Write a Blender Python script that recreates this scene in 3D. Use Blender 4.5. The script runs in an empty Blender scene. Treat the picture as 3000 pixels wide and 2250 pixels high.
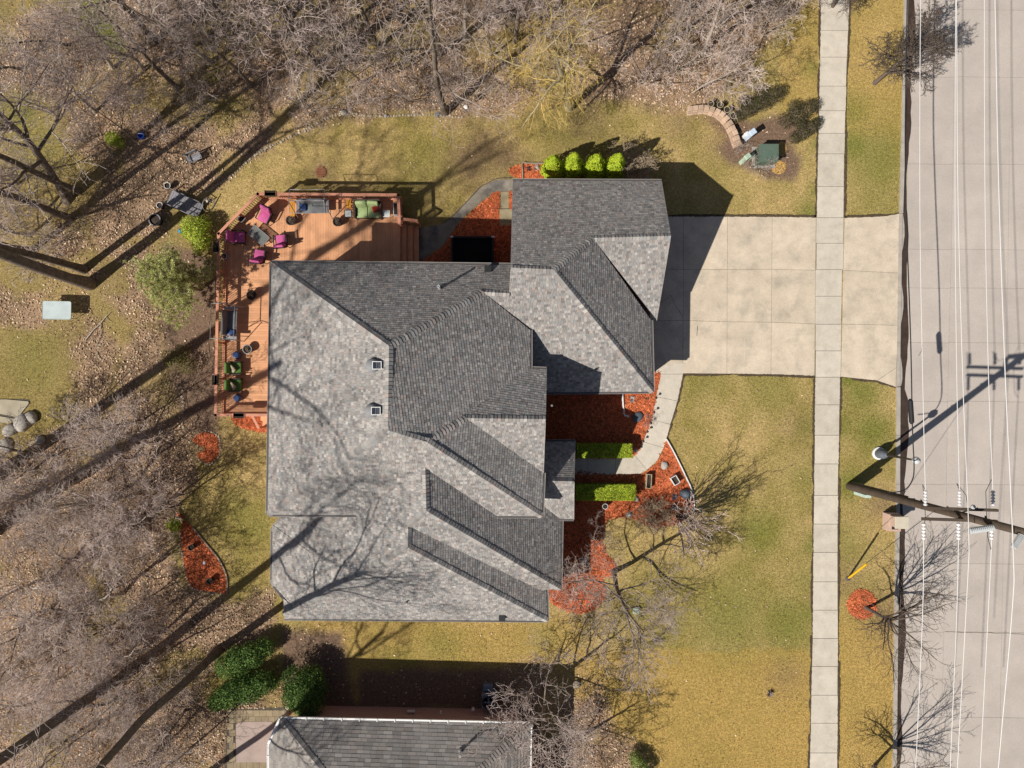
import bpy, bmesh, math, random
import numpy as np
from mathutils import Vector, Matrix

# ------------------------------------------------------------------ camera, sky, sun, exposure
CAMH = 40.0          # drone height in metres, looking straight down
PPM = 52.0           # photograph pixels per metre on the ground
scene = bpy.context.scene
C = scene.collection
cd = bpy.data.cameras.new('drone_camera')
cam = bpy.data.objects.new('drone_camera', cd)
C.objects.link(cam)
cam.location = (0, 0, CAMH)
cam.rotation_euler = (0, 0, 0)
cd.sensor_width = 36.0
cd.lens = 36.0 * PPM * CAMH / 3000.0
cd.clip_start = 0.5
cd.clip_end = 2000
scene.camera = cam

SUN_EL = math.radians(44.5)
LDX, LDY = 0.809, 0.588                     # horizontal direction the light travels
world = bpy.data.worlds.new('World')
scene.world = world
world.use_nodes = True
wn = world.node_tree.nodes
wl = world.node_tree.links
wn.clear()
wo = wn.new('ShaderNodeOutputWorld')
wb = wn.new('ShaderNodeBackground')
ws = wn.new('ShaderNodeTexSky')
ws.sky_type = 'NISHITA'
ws.sun_disc = False
ws.sun_elevation = SUN_EL
ws.sun_rotation = math.atan2(-LDX, -LDY)
wb.inputs['Strength'].default_value = 0.05
wl.new(ws.outputs[0], wb.inputs[0])
wl.new(wb.outputs[0], wo.inputs[0])
sd = bpy.data.lights.new('sun', 'SUN')
sd.energy = 5.0
sd.angle = math.radians(0.5)
sd.color = (1.0, 0.95, 0.87)
sun = bpy.data.objects.new('sun', sd)
C.objects.link(sun)
sun.location = (-40, -30, 60)
sun.rotation_euler = Vector((LDX * math.cos(SUN_EL), LDY * math.cos(SUN_EL), -math.sin(SUN_EL))).to_track_quat('-Z', 'Y').to_euler()
vs = scene.view_settings
vs.view_transform = 'Standard'
vs.look = 'None'
vs.gamma = 1.0
vs.use_curve_mapping = False
vs.exposure = 0.06

rnd = random.Random(7)
nrs = np.random.RandomState(11)

# ------------------------------------------------------------------ helpers
def P(px, py, z=0.0):
    """photograph pixel -> point at height z"""
    s = (CAMH - z) / CAMH / PPM
    return Vector(((px - 1500.0) * s, -(py - 1125.0) * s, z))

ORG = {}
def new_obj(name, mesh, mat=None, parent=None):
    o = bpy.data.objects.new(name, mesh)
    C.objects.link(o)
    if mat is not None and mesh is not None and len(mesh.materials) == 0:
        mesh.materials.append(mat)
    if parent is not None:
        o.parent = parent
        ORG[o.name] = ORG.get(parent.name, Vector((0, 0, 0)))
    return o

def tag(o, label=None, cat=None, group=None, kind=None):
    if label: o['label'] = label
    if cat: o['category'] = cat
    if group: o['group'] = group
    if kind: o['kind'] = kind
    return o

def thing(name, label, cat, loc=(0, 0, 0), rotz=0.0, group=None):
    o = bpy.data.objects.new(name, None)
    C.objects.link(o)
    o.empty_display_size = 0.2
    o.location = loc
    o.rotation_euler = (0, 0, rotz)
    ORG[o.name] = Vector(loc)
    return tag(o, label, cat, group)

def dup(root, loc, rotz=0.0, label=None, group=None, scale=1.0):
    r = root.copy(); C.objects.link(r)
    r.location = loc
    r.rotation_euler = (0, 0, rotz)
    r.scale = (scale, scale, scale)
    if label: r['label'] = label
    if group: r['group'] = group
    for ch in list(root.children):
        c = ch.copy(); C.objects.link(c); c.parent = r
        for g in list(ch.children):
            d = g.copy(); C.objects.link(d); d.parent = c
    return r

class MB:
    """collects faces of ONE mesh"""
    def __init__(s):
        s.v = []; s.f = []
    def add(s, verts, faces):
        b = len(s.v)
        s.v += [tuple(p) for p in verts]
        s.f += [tuple(i + b for i in f) for f in faces]
        return s
    def box(s, c, size, rz=0.0, rx=0.0, ry=0.0):
        hx, hy, hz = size[0] / 2, size[1] / 2, size[2] / 2
        m = Matrix.Rotation(rz, 3, 'Z') @ Matrix.Rotation(ry, 3, 'Y') @ Matrix.Rotation(rx, 3, 'X')
        c = Vector(c)
        vs_ = [c + m @ Vector((x * hx, y * hy, z * hz)) for z in (-1, 1) for x, y in ((-1, -1), (1, -1), (1, 1), (-1, 1))]
        return s.add(vs_, [(3, 2, 1, 0), (4, 5, 6, 7), (0, 1, 5, 4), (1, 2, 6, 5), (2, 3, 7, 6), (3, 0, 4, 7)])
    def rbox(s, c, size, r=0.03, rz=0.0, rx=0.0, ry=0.0, seg=2):
        bm = bmesh.new()
        bmesh.ops.create_cube(bm, size=1.0)
        bmesh.ops.scale(bm, vec=size, verts=bm.verts)
        bmesh.ops.bevel(bm, geom=list(bm.edges), offset=min(r, min(size) * 0.45), segments=seg, profile=0.5, affect='EDGES')
        m = Matrix.Rotation(rz, 3, 'Z') @ Matrix.Rotation(ry, 3, 'Y') @ Matrix.Rotation(rx, 3, 'X')
        c = Vector(c)
        bm.verts.index_update()
        s.add([c + m @ v.co for v in bm.verts], [[v.index for v in f.verts] for f in bm.faces])
        bm.free()
        return s
    def bar(s, a, b, w, h=None, up=(0, 0, 1)):
        h = w if h is None else h
        a = Vector(a); b = Vector(b)
        d = (b - a).normalized()
        u = Vector(up)
        if abs(d.dot(u)) > 0.98: u = Vector((1, 0, 0))
        x = d.cross(u).normalized(); y = x.cross(d).normalized()
        vs_ = []
        for p in (a, b):
            vs_ += [p - x * w / 2 - y * h / 2, p + x * w / 2 - y * h / 2, p + x * w / 2 + y * h / 2, p - x * w / 2 + y * h / 2]
        return s.add(vs_, [(3, 2, 1, 0), (4, 5, 6, 7), (0, 1, 5, 4), (1, 2, 6, 5), (2, 3, 7, 6), (3, 0, 4, 7)])
    def tube(s, pts, r, n=8, cap=True):
        pts = [Vector(p) for p in pts]
        rr = r if isinstance(r, (list, tuple)) else [r] * len(pts)
        b = len(s.v)
        u0 = None
        for i, p in enumerate(pts):
            d = (pts[min(i + 1, len(pts) - 1)] - pts[max(i - 1, 0)]).normalized()
            if u0 is None:
                u0 = d.orthogonal().normalized()
            u = (u0 - d * u0.dot(d)).normalized(); u0 = u
            w = d.cross(u)
            for k in range(n):
                a = 2 * math.pi * k / n
                s.v.append(tuple(p + (u * math.cos(a) + w * math.sin(a)) * rr[i]))
        for i in range(len(pts) - 1):
            for k in range(n):
                k2 = (k + 1) % n
                s.f.append((b + i * n + k, b + i * n + k2, b + (i + 1) * n + k2, b + (i + 1) * n + k))
        if cap:
            s.f.append(tuple(b + k for k in reversed(range(n))))
            s.f.append(tuple(b + (len(pts) - 1) * n + k for k in range(n)))
        return s
    def lathe(s, c, prof, n=16):
        """prof: list of (radius, z)"""
        b = len(s.v); c = Vector(c)
        for r, z in prof:
            for k in range(n):
                a = 2 * math.pi * k / n
                s.v.append((c.x + r * math.cos(a), c.y + r * math.sin(a), c.z + z))
        for i in range(len(prof) - 1):
            for k in range(n):
                k2 = (k + 1) % n
                s.f.append((b + i * n + k, b + i * n + k2, b + (i + 1) * n + k2, b + (i + 1) * n + k))
        s.f.append(tuple(b + k for k in reversed(range(n))))
        s.f.append(tuple(b + (len(prof) - 1) * n + k for k in range(n)))
        return s
    def prism(s, poly, z0, z1):
        n = len(poly)
        a = 0.0
        for i in range(n):
            x0, y0 = poly[i][0], poly[i][1]; x1, y1 = poly[(i + 1) % n][0], poly[(i + 1) % n][1]
            a += x0 * y1 - x1 * y0
        pl = list(poly) if a > 0 else list(reversed(poly))
        b = len(s.v)
        s.v += [(p[0], p[1], z0) for p in pl] + [(p[0], p[1], z1) for p in pl]
        s.f.append(tuple(b + i for i in reversed(range(n))))
        s.f.append(tuple(b + n + i for i in range(n)))
        for i in range(n):
            j = (i + 1) % n
            s.f.append((b + i, b + j, b + n + j, b + n + i))
        return s
    def build(s, name, mat, parent=None, smooth=False, local=False):
        me = bpy.data.meshes.new(name)
        o0 = Vector((0, 0, 0))
        if parent is not None and not local:
            o0 = ORG.get(parent.name, o0)
        vv = [(x - o0.x, y - o0.y, z - o0.z) for x, y, z in s.v]
        me.from_pydata(vv, [], s.f)
        if smooth:
            me.polygons.foreach_set('use_smooth', [True] * len(me.polygons))
        return new_obj(name, me, mat, parent)

def fast_mesh(name, verts, faces, mat, parent=None, colors=None, smooth=False, org=None):
    """numpy verts (N,3) and faces (M,k)"""
    me = bpy.data.meshes.new(name)
    verts = np.asarray(verts, dtype=np.float32)
    faces = np.asarray(faces, dtype=np.int32)
    if org is not None:
        verts = verts - np.array(org, dtype=np.float32)
    k = faces.shape[1]
    me.vertices.add(len(verts)); me.vertices.foreach_set('co', verts.ravel())
    me.loops.add(faces.size); me.loops.foreach_set('vertex_index', faces.ravel())
    me.polygons.add(len(faces))
    me.polygons.foreach_set('loop_start', np.arange(0, faces.size, k, dtype=np.int32))
    me.polygons.foreach_set('loop_total', np.full(len(faces), k, dtype=np.int32))
    if colors is not None:
        ca = me.color_attributes.new('Col', 'FLOAT_COLOR', 'POINT')
        cc = np.ones((len(verts), 4), dtype=np.float32); cc[:, :3] = colors
        ca.data.foreach_set('color', cc.ravel())
    if smooth:
        me.polygons.foreach_set('use_smooth', np.ones(len(faces), dtype=bool))
    me.update(calc_edges=True)
    me.validate()
    return new_obj(name, me, mat, parent)

ORDS = ['first', 'second', 'third', 'fourth', 'fifth', 'sixth', 'seventh', 'eighth', 'ninth', 'tenth', 'eleventh', 'twelfth', 'thirteenth', 'fourteenth', 'fifteenth', 'sixteenth', 'seventeenth', 'eighteenth', 'nineteenth', 'twentieth']
for _t, _o in ((20, 'twenty'), (30, 'thirty'), (40, 'forty'), (50, 'fifty')):
    for _k in range(1, 10): ORDS.append(_o + '-' + ORDS[_k - 1])
    ORDS.append({20: 'thirtieth', 30: 'fortieth', 40: 'fiftieth', 50: 'sixtieth'}[_t])

def clip_convex(subj, clip):
    """Sutherland-Hodgman, 2-D, clip polygon counter-clockwise"""
    out = subj
    n = len(clip)
    for i in range(n):
        ax, ay = clip[i]; bx, by = clip[(i + 1) % n]
        ex, ey = bx - ax, by - ay
        inp = out; out = []
        if not inp: return []
        for j in range(len(inp)):
            p = inp[j]; q = inp[(j + 1) % len(inp)]
            dp = ex * (p[1] - ay) - ey * (p[0] - ax)
            dq = ex * (q[1] - ay) - ey * (q[0] - ax)
            if dp >= 0: out.append(p)
            if (dp >= 0) != (dq >= 0):
                t = dp / (dp - dq)
                out.append((p[0] + (q[0] - p[0]) * t, p[1] + (q[1] - p[1]) * t))
    return out

def ccw(poly):
    a = sum(poly[i][0] * poly[(i + 1) % len(poly)][1] - poly[(i + 1) % len(poly)][0] * poly[i][1] for i in range(len(poly)))
    return list(poly) if a > 0 else list(reversed(poly))

def in_poly(x, y, poly):
    """vectorised point-in-polygon"""
    inside = np.zeros(x.shape, dtype=bool)
    n = len(poly)
    j = n - 1
    for i in range(n):
        xi, yi = poly[i]; xj, yj = poly[j]
        c = ((yi > y) != (yj > y)) & (x < (xj - xi) * (y - yi) / (yj - yi + 1e-12) + xi)
        inside ^= c
        j = i
    return inside

def poly_sd(x, y, poly):
    """signed distance, positive inside"""
    d = np.full(x.shape, 1e9)
    n = len(poly)
    for i in range(n):
        ax, ay = poly[i]; bx, by = poly[(i + 1) % n]
        ex, ey = bx - ax, by - ay
        t = np.clip(((x - ax) * ex + (y - ay) * ey) / (ex * ex + ey * ey + 1e-9), 0, 1)
        d = np.minimum(d, np.hypot(x - ax - t * ex, y - ay - t * ey))
    return np.where(in_poly(x, y, poly), d, -d)

_NG = np.random.RandomState(5).rand(256, 256)
def vnoise(x, y, s):
    x = np.asarray(x) / s + 1000.3; y = np.asarray(y) / s + 1000.7
    xi = np.floor(x).astype(int); yi = np.floor(y).astype(int)
    fx = x - xi; fy = y - yi
    fx = fx * fx * (3 - 2 * fx); fy = fy * fy * (3 - 2 * fy)
    g = lambda a, b: _NG[a % 256, b % 256]
    return (g(xi, yi) * (1 - fx) + g(xi + 1, yi) * fx) * (1 - fy) + (g(xi, yi + 1) * (1 - fx) + g(xi + 1, yi + 1) * fx) * fy
def fbm(x, y, s):
    return 0.5 * vnoise(x, y, s) + 0.3 * vnoise(x + 31, y - 17, s / 2.1) + 0.2 * vnoise(x - 11, y + 57, s / 4.3)

def smooth_path(pts, n=8, closed=False):
    """Catmull-Rom through 2-D/3-D points"""
    pts = [np.array(p, dtype=float) for p in pts]
    m = len(pts); out = []
    rng = range(m) if closed else range(m - 1)
    for i in rng:
        p1, p2 = pts[i], pts[(i + 1) % m]
        p0 = pts[(i - 1) % m] if (closed or i > 0) else p1
        p3 = pts[(i + 2) % m] if (closed or i + 2 < m) else p2
        for k in range(n):
            t = k / n
            out.append(0.5 * (2 * p1 + (p2 - p0) * t + (2 * p0 - 5 * p1 + 4 * p2 - p3) * t * t + (3 * p1 - p0 - 3 * p2 + p3) * t ** 3))
    if not closed: out.append(pts[-1])
    return out

def pxpoly(pts, z=0.0, smooth=0):
    if smooth:
        pts = [tuple(p) for p in smooth_path(pts, smooth, True)]
    return [tuple(P(a, b, z)[:2]) for a, b in pts]

# ------------------------------------------------------------------ materials
def srgb(r, g, b):
    f = lambda c: (c / 12.92 if c <= 0.04045 else ((c + 0.055) / 1.055) ** 2.4)
    return (f(r / 255), f(g / 255), f(b / 255))

MATS = {}
def mat(name, col=(0.5, 0.5, 0.5), rough=0.8, var=0.2, scale=6.0, bump=0.0, bscale=60.0, metal=0.0, objvar=0.0,
        col2=None, attr=False, spec=0.3, alpha=1.0, fine=0.0, fscale=90.0, stain=None, stscale=0.6, stlo=0.55, sthi=0.75, transl=0.0):
    if name in MATS: return MATS[name]
    m = bpy.data.materials.new(name); m.use_nodes = True
    nt = m.node_tree; N = nt.nodes; L = nt.links
    bs = N['Principled BSDF']
    bs.inputs['Roughness'].default_value = rough
    bs.inputs['Metallic'].default_value = metal
    bs.inputs['Specular IOR Level'].default_value = spec
    bs.inputs['Alpha'].default_value = alpha
    geo = N.new('ShaderNodeNewGeometry')
    def noise(sc, det=4.0, rgh=0.6):
        n = N.new('ShaderNodeTexNoise'); n.inputs['Scale'].default_value = sc
        n.inputs['Detail'].default_value = det; n.inputs['Roughness'].default_value = rgh
        L.new(geo.outputs['Position'], n.inputs['Vector']); return n.outputs['Fac']
    if attr:
        a = N.new('ShaderNodeAttribute'); a.attribute_name = 'Col'; cur = a.outputs['Color']
    else:
        r = N.new('ShaderNodeRGB'); r.outputs[0].default_value = (*col, 1); cur = r.outputs[0]
    if col2 is not None:
        mx = N.new('ShaderNodeMix'); mx.data_type = 'RGBA'
        mr = N.new('ShaderNodeMapRange'); mr.inputs[1].default_value = 0.38; mr.inputs[2].default_value = 0.62
        L.new(noise(scale), mr.inputs[0]); L.new(mr.outputs[0], mx.inputs[0]); L.new(cur, mx.inputs[6])
        mx.inputs[7].default_value = (*col2, 1); cur = mx.outputs[2]
    if stain is not None:
        mx = N.new('ShaderNodeMix'); mx.data_type = 'RGBA'
        mr = N.new('ShaderNodeMapRange'); mr.inputs[1].default_value = stlo; mr.inputs[2].default_value = sthi
        L.new(noise(stscale, 6.0, 0.65), mr.inputs[0]); L.new(mr.outputs[0], mx.inputs[0]); L.new(cur, mx.inputs[6])
        mx.inputs[7].default_value = (*stain, 1); cur = mx.outputs[2]
    def valmul(fac, lo, hi):
        nonlocal cur
        mr = N.new('ShaderNodeMapRange'); mr.inputs[1].default_value = 0.25; mr.inputs[2].default_value = 0.75
        mr.inputs[3].default_value = lo; mr.inputs[4].default_value = hi
        L.new(fac, mr.inputs[0])
        h = N.new('ShaderNodeHueSaturation'); L.new(cur, h.inputs['Color']); L.new(mr.outputs[0], h.inputs['Value'])
        cur = h.outputs[0]
    if var: valmul(noise(scale * 0.7), 1 - var, 1 + var)
    if fine: valmul(noise(fscale, 2.0), 1 - fine, 1 + fine)
    if objvar:
        oi = N.new('ShaderNodeObjectInfo')
        mr = N.new('ShaderNodeMapRange'); mr.inputs[3].default_value = 1 - objvar; mr.inputs[4].default_value = 1 + objvar
        L.new(oi.outputs['Random'], mr.inputs[0])
        h = N.new('ShaderNodeHueSaturation'); L.new(cur, h.inputs['Color']); L.new(mr.outputs[0], h.inputs['Value']); cur = h.outputs[0]
    L.new(cur, bs.inputs['Base Color'])
    if bump:
        b = N.new('ShaderNodeBump'); b.inputs['Strength'].default_value = bump; b.inputs['Distance'].default_value = 0.02
        L.new(noise(bscale, 3.0), b.inputs['Height']); L.new(b.outputs[0], bs.inputs['Normal'])
    if transl:
        tr = N.new('ShaderNodeBsdfTranslucent'); L.new(cur, tr.inputs['Color'])
        ms = N.new('ShaderNodeMixShader'); ms.inputs[0].default_value = transl
        L.new(bs.outputs[0], ms.inputs[1]); L.new(tr.outputs[0], ms.inputs[2])
        L.new(ms.outputs[0], N['Material Output'].inputs['Surface'])
    MATS[name] = m
    return m

def brick_mat(name, c1, c2, mortar, bw=0.22, bh=0.075):
    m = bpy.data.materials.new(name); m.use_nodes = True
    nt = m.node_tree; N = nt.nodes; L = nt.links; bs = N['Principled BSDF']
    bs.inputs['Roughness'].default_value = 0.9
    geo = N.new('ShaderNodeNewGeometry')
    sp = N.new('ShaderNodeSeparateXYZ'); L.new(geo.outputs['Position'], sp.inputs[0])
    ad = N.new('ShaderNodeMath'); ad.operation = 'ADD'; L.new(sp.outputs[0], ad.inputs[0]); L.new(sp.outputs[1], ad.inputs[1])
    cb = N.new('ShaderNodeCombineXYZ'); L.new(ad.outputs[0], cb.inputs[0]); L.new(sp.outputs[2], cb.inputs[1])
    br = N.new('ShaderNodeTexBrick'); L.new(cb.outputs[0], br.inputs['Vector'])
    br.inputs['Color1'].default_value = (*c1, 1); br.inputs['Color2'].default_value = (*c2, 1); br.inputs['Mortar'].default_value = (*mortar, 1)
    br.inputs['Scale'].default_value = 1.0; br.inputs['Brick Width'].default_value = bw; br.inputs['Row Height'].default_value = bh
    br.inputs['Mortar Size'].default_value = 0.008
    L.new(br.outputs['Color'], bs.inputs['Base Color'])
    b = N.new('ShaderNodeBump'); b.inputs['Strength'].default_value = 0.4; b.inputs['Distance'].default_value = 0.01; b.invert = True
    L.new(br.outputs['Fac'], b.inputs['Height']); L.new(b.outputs[0], bs.inputs['Normal'])
    MATS[name] = m
    return m
# ------------------------------------------------------------------ ground colours and masks
LITTER = [
    [(-400, -400), (-400, -200), (300, -60), (370, 120), (350, 260), (420, 330), (400, 470), (560, 560), (640, 545), (800, 440), (905, 376), (1010, 335), (1130, 338), (1355, 345), (1640, 315), (1760, 285), (1900, 300), (2050, 320), (2190, 240), (2260, 120), (2330, 40), (2360, -400)],
    [(230, 800), (300, 720), (440, 690), (470, 760), (455, 880), (480, 1040), (500, 1200), (420, 1260), (330, 1220), (330, 1100), (400, 960), (300, 880)],
    [(140, 650), (250, 690), (260, 850), (120, 850)],
    [(-500, 1290), (100, 1290), (330, 1200), (560, 1230), (560, 1400), (470, 1560), (530, 1690), (680, 1760), (830, 1700), (800, 1850), (640, 2000), (700, 2080), (690, 2600), (-500, 2700)],
    [(560, 1860), (700, 1790), (640, 1920)],
    [(190, 330), (330, 250), (430, 330), (540, 540), (480, 690), (300, 730), (250, 640), (300, 480), (210, 430)],
    [(-300, 60), (150, 20), (330, 180), (250, 300), (60, 250), (-300, 260)],
    [(-200, 830), (120, 850), (250, 840), (330, 1000), (330, 1210), (200, 1230), (230, 1050), (150, 960), (-200, 900)],
    [(1480, 1960), (1700, 1940), (1760, 2010), (1790, 2130), (1880, 2200), (1920, 2400), (1480, 2400)],
    [(640, 2000), (840, 1960), (900, 2080), (640, 2110)],
]
SOIL = [
    [(2045, 340), (2080, 330), (2160, 350), (2330, 330), (2370, 330), (2375, 370), (2320, 420), (2350, 470), (2330, 530), (2250, 530), (2190, 500), (2140, 480), (2115, 440), (2125, 400)],
    [(470, 700), (580, 740), (640, 760), (640, 1300), (540, 1260), (500, 1130), (470, 960), (480, 860)],
    [(820, 1840), (1000, 1850), (1050, 2080), (830, 2080)],
    [(1050, 1960), (1560, 1965), (1560, 2080), (1050, 2080)],
]
LITTER_W = [pxpoly(p) for p in LITTER]
SOIL_W = [pxpoly(p) for p in SOIL]
GREENS = [(2225, 1560, 75, .6), (2140, 1800, 130, .6), (2300, 1830, 90, .7), (2360, 1700, 60, .4), (2530, 1150, 60, .7), (2555, 1260, 60, .8), (2490, 1420, 40, .8),
          (2505, 430, 60, .8), (2540, 500, 60, .4), (290, 40, 100, 1.2), (330, 120, 70, .9), (60, 330, 90, .5), (120, 420, 100, .4), (1250, 480, 80, .3), (1700, 430, 150, .2),
          (1180, 1960, 60, .5), (2370, 620, 40, .7), (2050, 1120, 80, .4), (2390, 560, 30, .6), (100, 1050, 110, .35), (2490, 1105, 40, .8), (1290, 1890, 60, .4), (1590, 1870, 60, .3),
          (2570, 470, 110, .6), (2500, 330, 60, .5), (2560, 580, 80, .4), (2395, 420, 25, .6), (2380, 200, 25, .5), (2380, 1600, 40, .5), (2365, 1800, 40, .6), (2470, 1250, 40, .5), (2250, 1130, 90, .35), (2000, 1700, 120, .25), (2350, 1400, 60, .35), (700, 1500, 70, .35), (760, 1540, 50, .5), (2470, 1600, 60, .4), (2380, 1250, 50, .3), (2250, 60, 60, .6)]
BROWNS = [(1400, 470, 85, 1.0), (1480, 470, 60, .9), (600, 1250, 70, .7), (1330, 345, 60, .4), (1700, 340, 120, .5), (2000, 350, 70, .5), (2470, 1700, 60, .4), (2580, 1480, 50, .6),
          (250, 300, 90, .8), (300, 370, 60, .8), (250, 1020, 70, .5), (2600, 1800, 80, .5), (2110, 430, 50, .5), (780, 2300, 200, .6), (2300, 1980, 60, .4), (2340, 1250, 60, .3), (940, 500, 30, .8)]
STRAW = np.array([0.46, 0.33, 0.14]); OLIVE = np.array([0.26, 0.21, 0.058]); GREEN = np.array([0.14, 0.165, 0.025])
GOLD = np.array([0.43, 0.285, 0.085]); SOILC = np.array([0.19, 0.125, 0.085]); LITC = np.array([0.29, 0.195, 0.125]); BRN = np.array([0.21, 0.145, 0.08])

def masks(x, y):
    n = fbm(x, y, 1.6)
    lit = np.full(x.shape, -1e9)
    for p in LITTER_W: lit = np.maximum(lit, poly_sd(x, y, p))
    so = np.full(x.shape, -1e9)
    for p in SOIL_W: so = np.maximum(so, poly_sd(x, y, p))
    lit = np.clip((lit + (n - 0.5) * 1.6) / 0.7 + 0.5, 0, 1)
    lit = lit * (1 - 0.75 * np.clip((fbm(x + 9, y + 4, 3.2) - 0.56) / 0.09, 0, 1))
    so = np.clip((so + (n - 0.5) * 0.7) / 0.4 + 0.5, 0, 1)
    return lit, so

def ground_col(x, y):
    px = x * PPM + 1500; py = 1125 - y * PPM
    n1 = fbm(x, y, 5.0); n2 = fbm(x + 40, y, 0.9)
    w = np.clip((n1 * 0.5 + n2 * 0.5 - 0.30) / 0.40, 0, 1)[:, None]
    c = STRAW * w + OLIVE * (1 - w)
    gold = np.zeros(x.shape)
    gold = np.maximum(gold, np.where((px > 1690) & (py > 1905 + 12 * (n2 - .5)) & (px < 2480), 0.85, 0))
    gold = np.maximum(gold, np.where((px > 2420) & (py > 1720), np.clip((py - 1720) / 150, 0, .75), 0))
    gold = np.maximum(gold, np.where((px > 2290) & (py < 420), np.clip((430 - py) / 120, 0, .45), 0))
    gold = np.maximum(gold, np.where((py > 1800) & (px > 900) & (px < 1700), 0.5, 0))
    gold = gold * np.clip(0.35 + 1.3 * (n2 * 0.5 + n1 * 0.5), 0, 1)
    c = c * (1 - gold[:, None]) + GOLD * gold[:, None]
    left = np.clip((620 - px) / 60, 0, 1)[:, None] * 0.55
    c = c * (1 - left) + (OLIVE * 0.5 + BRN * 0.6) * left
    gr = np.zeros(x.shape)
    for gx, gy, r, a in GREENS: gr = np.maximum(gr, a * np.exp(-((px - gx) ** 2 + (py - gy) ** 2) / (r * r)))
    gr = np.clip(gr * (0.6 + 0.8 * n2), 0, 0.9)[:, None]
    c = c * (1 - gr) + GREEN * gr
    br = np.zeros(x.shape)
    for gx, gy, r, a in BROWNS: br = np.maximum(br, a * np.exp(-((px - gx) ** 2 + (py - gy) ** 2) / (r * r)))
    br = np.clip(br * (0.5 + n2), 0, 0.9)[:, None]
    c = c * (1 - br) + BRN * br
    lit, so = masks(x, y)
    c = c * (1 - so[:, None]) + SOILC * so[:, None]
    c = c * (1 - lit[:, None]) + LITC * (0.35 + 1.3 * n2[:, None]) * lit[:, None]
    return c, lit, so

# ground sheet: fine in the middle, coarse out to the horizon
gx = np.concatenate([[-600, -200, -90, -50], np.arange(-36, 36.01, 0.25), [50, 90, 200, 600]])
gy = np.concatenate([[-600, -200, -80, -40], np.arange(-28, 28.01, 0.25), [40, 80, 200, 600]])
XX, YY = np.meshgrid(gx, gy)
xf, yf = XX.ravel(), YY.ravel()
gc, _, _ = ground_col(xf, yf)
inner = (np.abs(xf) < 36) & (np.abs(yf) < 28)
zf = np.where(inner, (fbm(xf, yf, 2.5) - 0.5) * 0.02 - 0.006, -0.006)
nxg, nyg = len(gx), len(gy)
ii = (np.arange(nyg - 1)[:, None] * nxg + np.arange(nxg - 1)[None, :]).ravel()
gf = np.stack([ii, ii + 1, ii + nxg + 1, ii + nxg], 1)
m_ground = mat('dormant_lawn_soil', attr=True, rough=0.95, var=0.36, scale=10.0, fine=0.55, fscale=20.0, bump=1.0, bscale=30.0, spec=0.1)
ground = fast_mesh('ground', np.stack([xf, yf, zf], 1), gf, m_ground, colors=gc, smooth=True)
tag(ground, kind='structure')

# ------------------------------------------------------------------ concrete: road, kerb, sidewalk, driveway, front walk
m_conc = mat('pale_concrete', (0.61, 0.51, 0.39), 0.9, 0.15, 1.3, bump=0.3, bscale=60, objvar=0.06, fine=0.12, fscale=20, stain=(0.46, 0.395, 0.31), stscale=1.1, stlo=0.47, sthi=0.72)
m_walk = mat('sidewalk_concrete', (0.58, 0.52, 0.43), 0.9, 0.11, 2.2, bump=0.3, bscale=60, objvar=0.06, fine=0.10, fscale=22, stain=(0.47, 0.41, 0.33), stscale=1.6, stlo=0.5, sthi=0.8)
m_road = mat('road_concrete', (0.485, 0.425, 0.375), 0.9, 0.10, 0.8, bump=0.2, bscale=60, objvar=0.03, fine=0.10, fscale=22, stain=(0.45, 0.39, 0.34), stscale=0.5, stlo=0.5, sthi=0.8)
m_kerb = mat('kerb_concrete', (0.40, 0.36, 0.31), 0.9, 0.2, 3.0, bump=0.3, bscale=60)
m_joint = mat('joint_filler', (0.10, 0.085, 0.065), 0.95, 0.3, 4.0)
m_wet = mat('wet_gutter_silt', (0.055, 0.036, 0.027), 0.55, 0.35, 3.0, bump=0.3, bscale=30)

def shrink(poly, g):
    cx = sum(p[0] for p in poly) / len(poly); cy = sum(p[1] for p in poly) / len(poly)
    out = []
    n = len(poly); pl = ccw(poly)
    for i in range(n):
        p0 = Vector(pl[i - 1]); p1 = Vector(pl[i]); p2 = Vector(pl[(i + 1) % n])
        e1 = (p1 - p0).normalized(); e2 = (p2 - p1).normalized()
        n1 = Vector((-e1.y, e1.x)); n2 = Vector((-e2.y, e2.x))
        b = (n1 + n2)
        if b.length < 1e-6: b = n1
        b = b / max(0.3, b.length_squared / 2)
        out.append(tuple(p1 + b * g))
    return out

def slabs(base_name, slab_polys, m, z0, z1, gap, base_poly=None, base_m=None):
    base = MB().prism([tuple(p) for p in base_poly], -0.05, z0).build(base_name, base_m or m_joint)
    tag(base, kind='structure')
    for pl in slab_polys:
        pl = shrink([tuple(p)[:2] for p in pl], gap)
        MB().prism(pl, z0 - 0.02, z1 + rnd.uniform(-0.003, 0.003)).build('slab', m, base)
    return base

# sidewalk, left/right edge as functions of the photo row
def sw_l(y): return float(np.interp(y, [-300, 0, 168, 451, 638, 1105, 1535, 1870, 2250, 2550], [2407, 2404, 2401, 2395, 2391, 2387, 2382, 2379, 2371, 2366]))
def sw_r(y): return float(np.interp(y, [-300, 0, 168, 451, 638, 1105, 1535, 1870, 2250, 2550], [2491, 2488, 2482, 2474, 2472, 2461, 2454, 2455, 2453, 2450]))
SWJ = [-330, -240, -155, -70, 10, 90, 168, 253, 325, 391, 451, 547, 638, 713, 790, 868, 950, 1028, 1105, 1186, 1275, 1359, 1451, 1535, 1618, 1704, 1787, 1870, 1952, 2036, 2118, 2205, 2290, 2375, 2460, 2545]
polys = []
for a, b in zip(SWJ[:-1], SWJ[1:]):
    j = rnd.uniform(-1.5, 1.5)
    polys.append(pxpoly([(sw_l(a) + j, a), (sw_r(a) + j, a), (sw_r(b) + j, b), (sw_l(b) + j, b)]))
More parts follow.
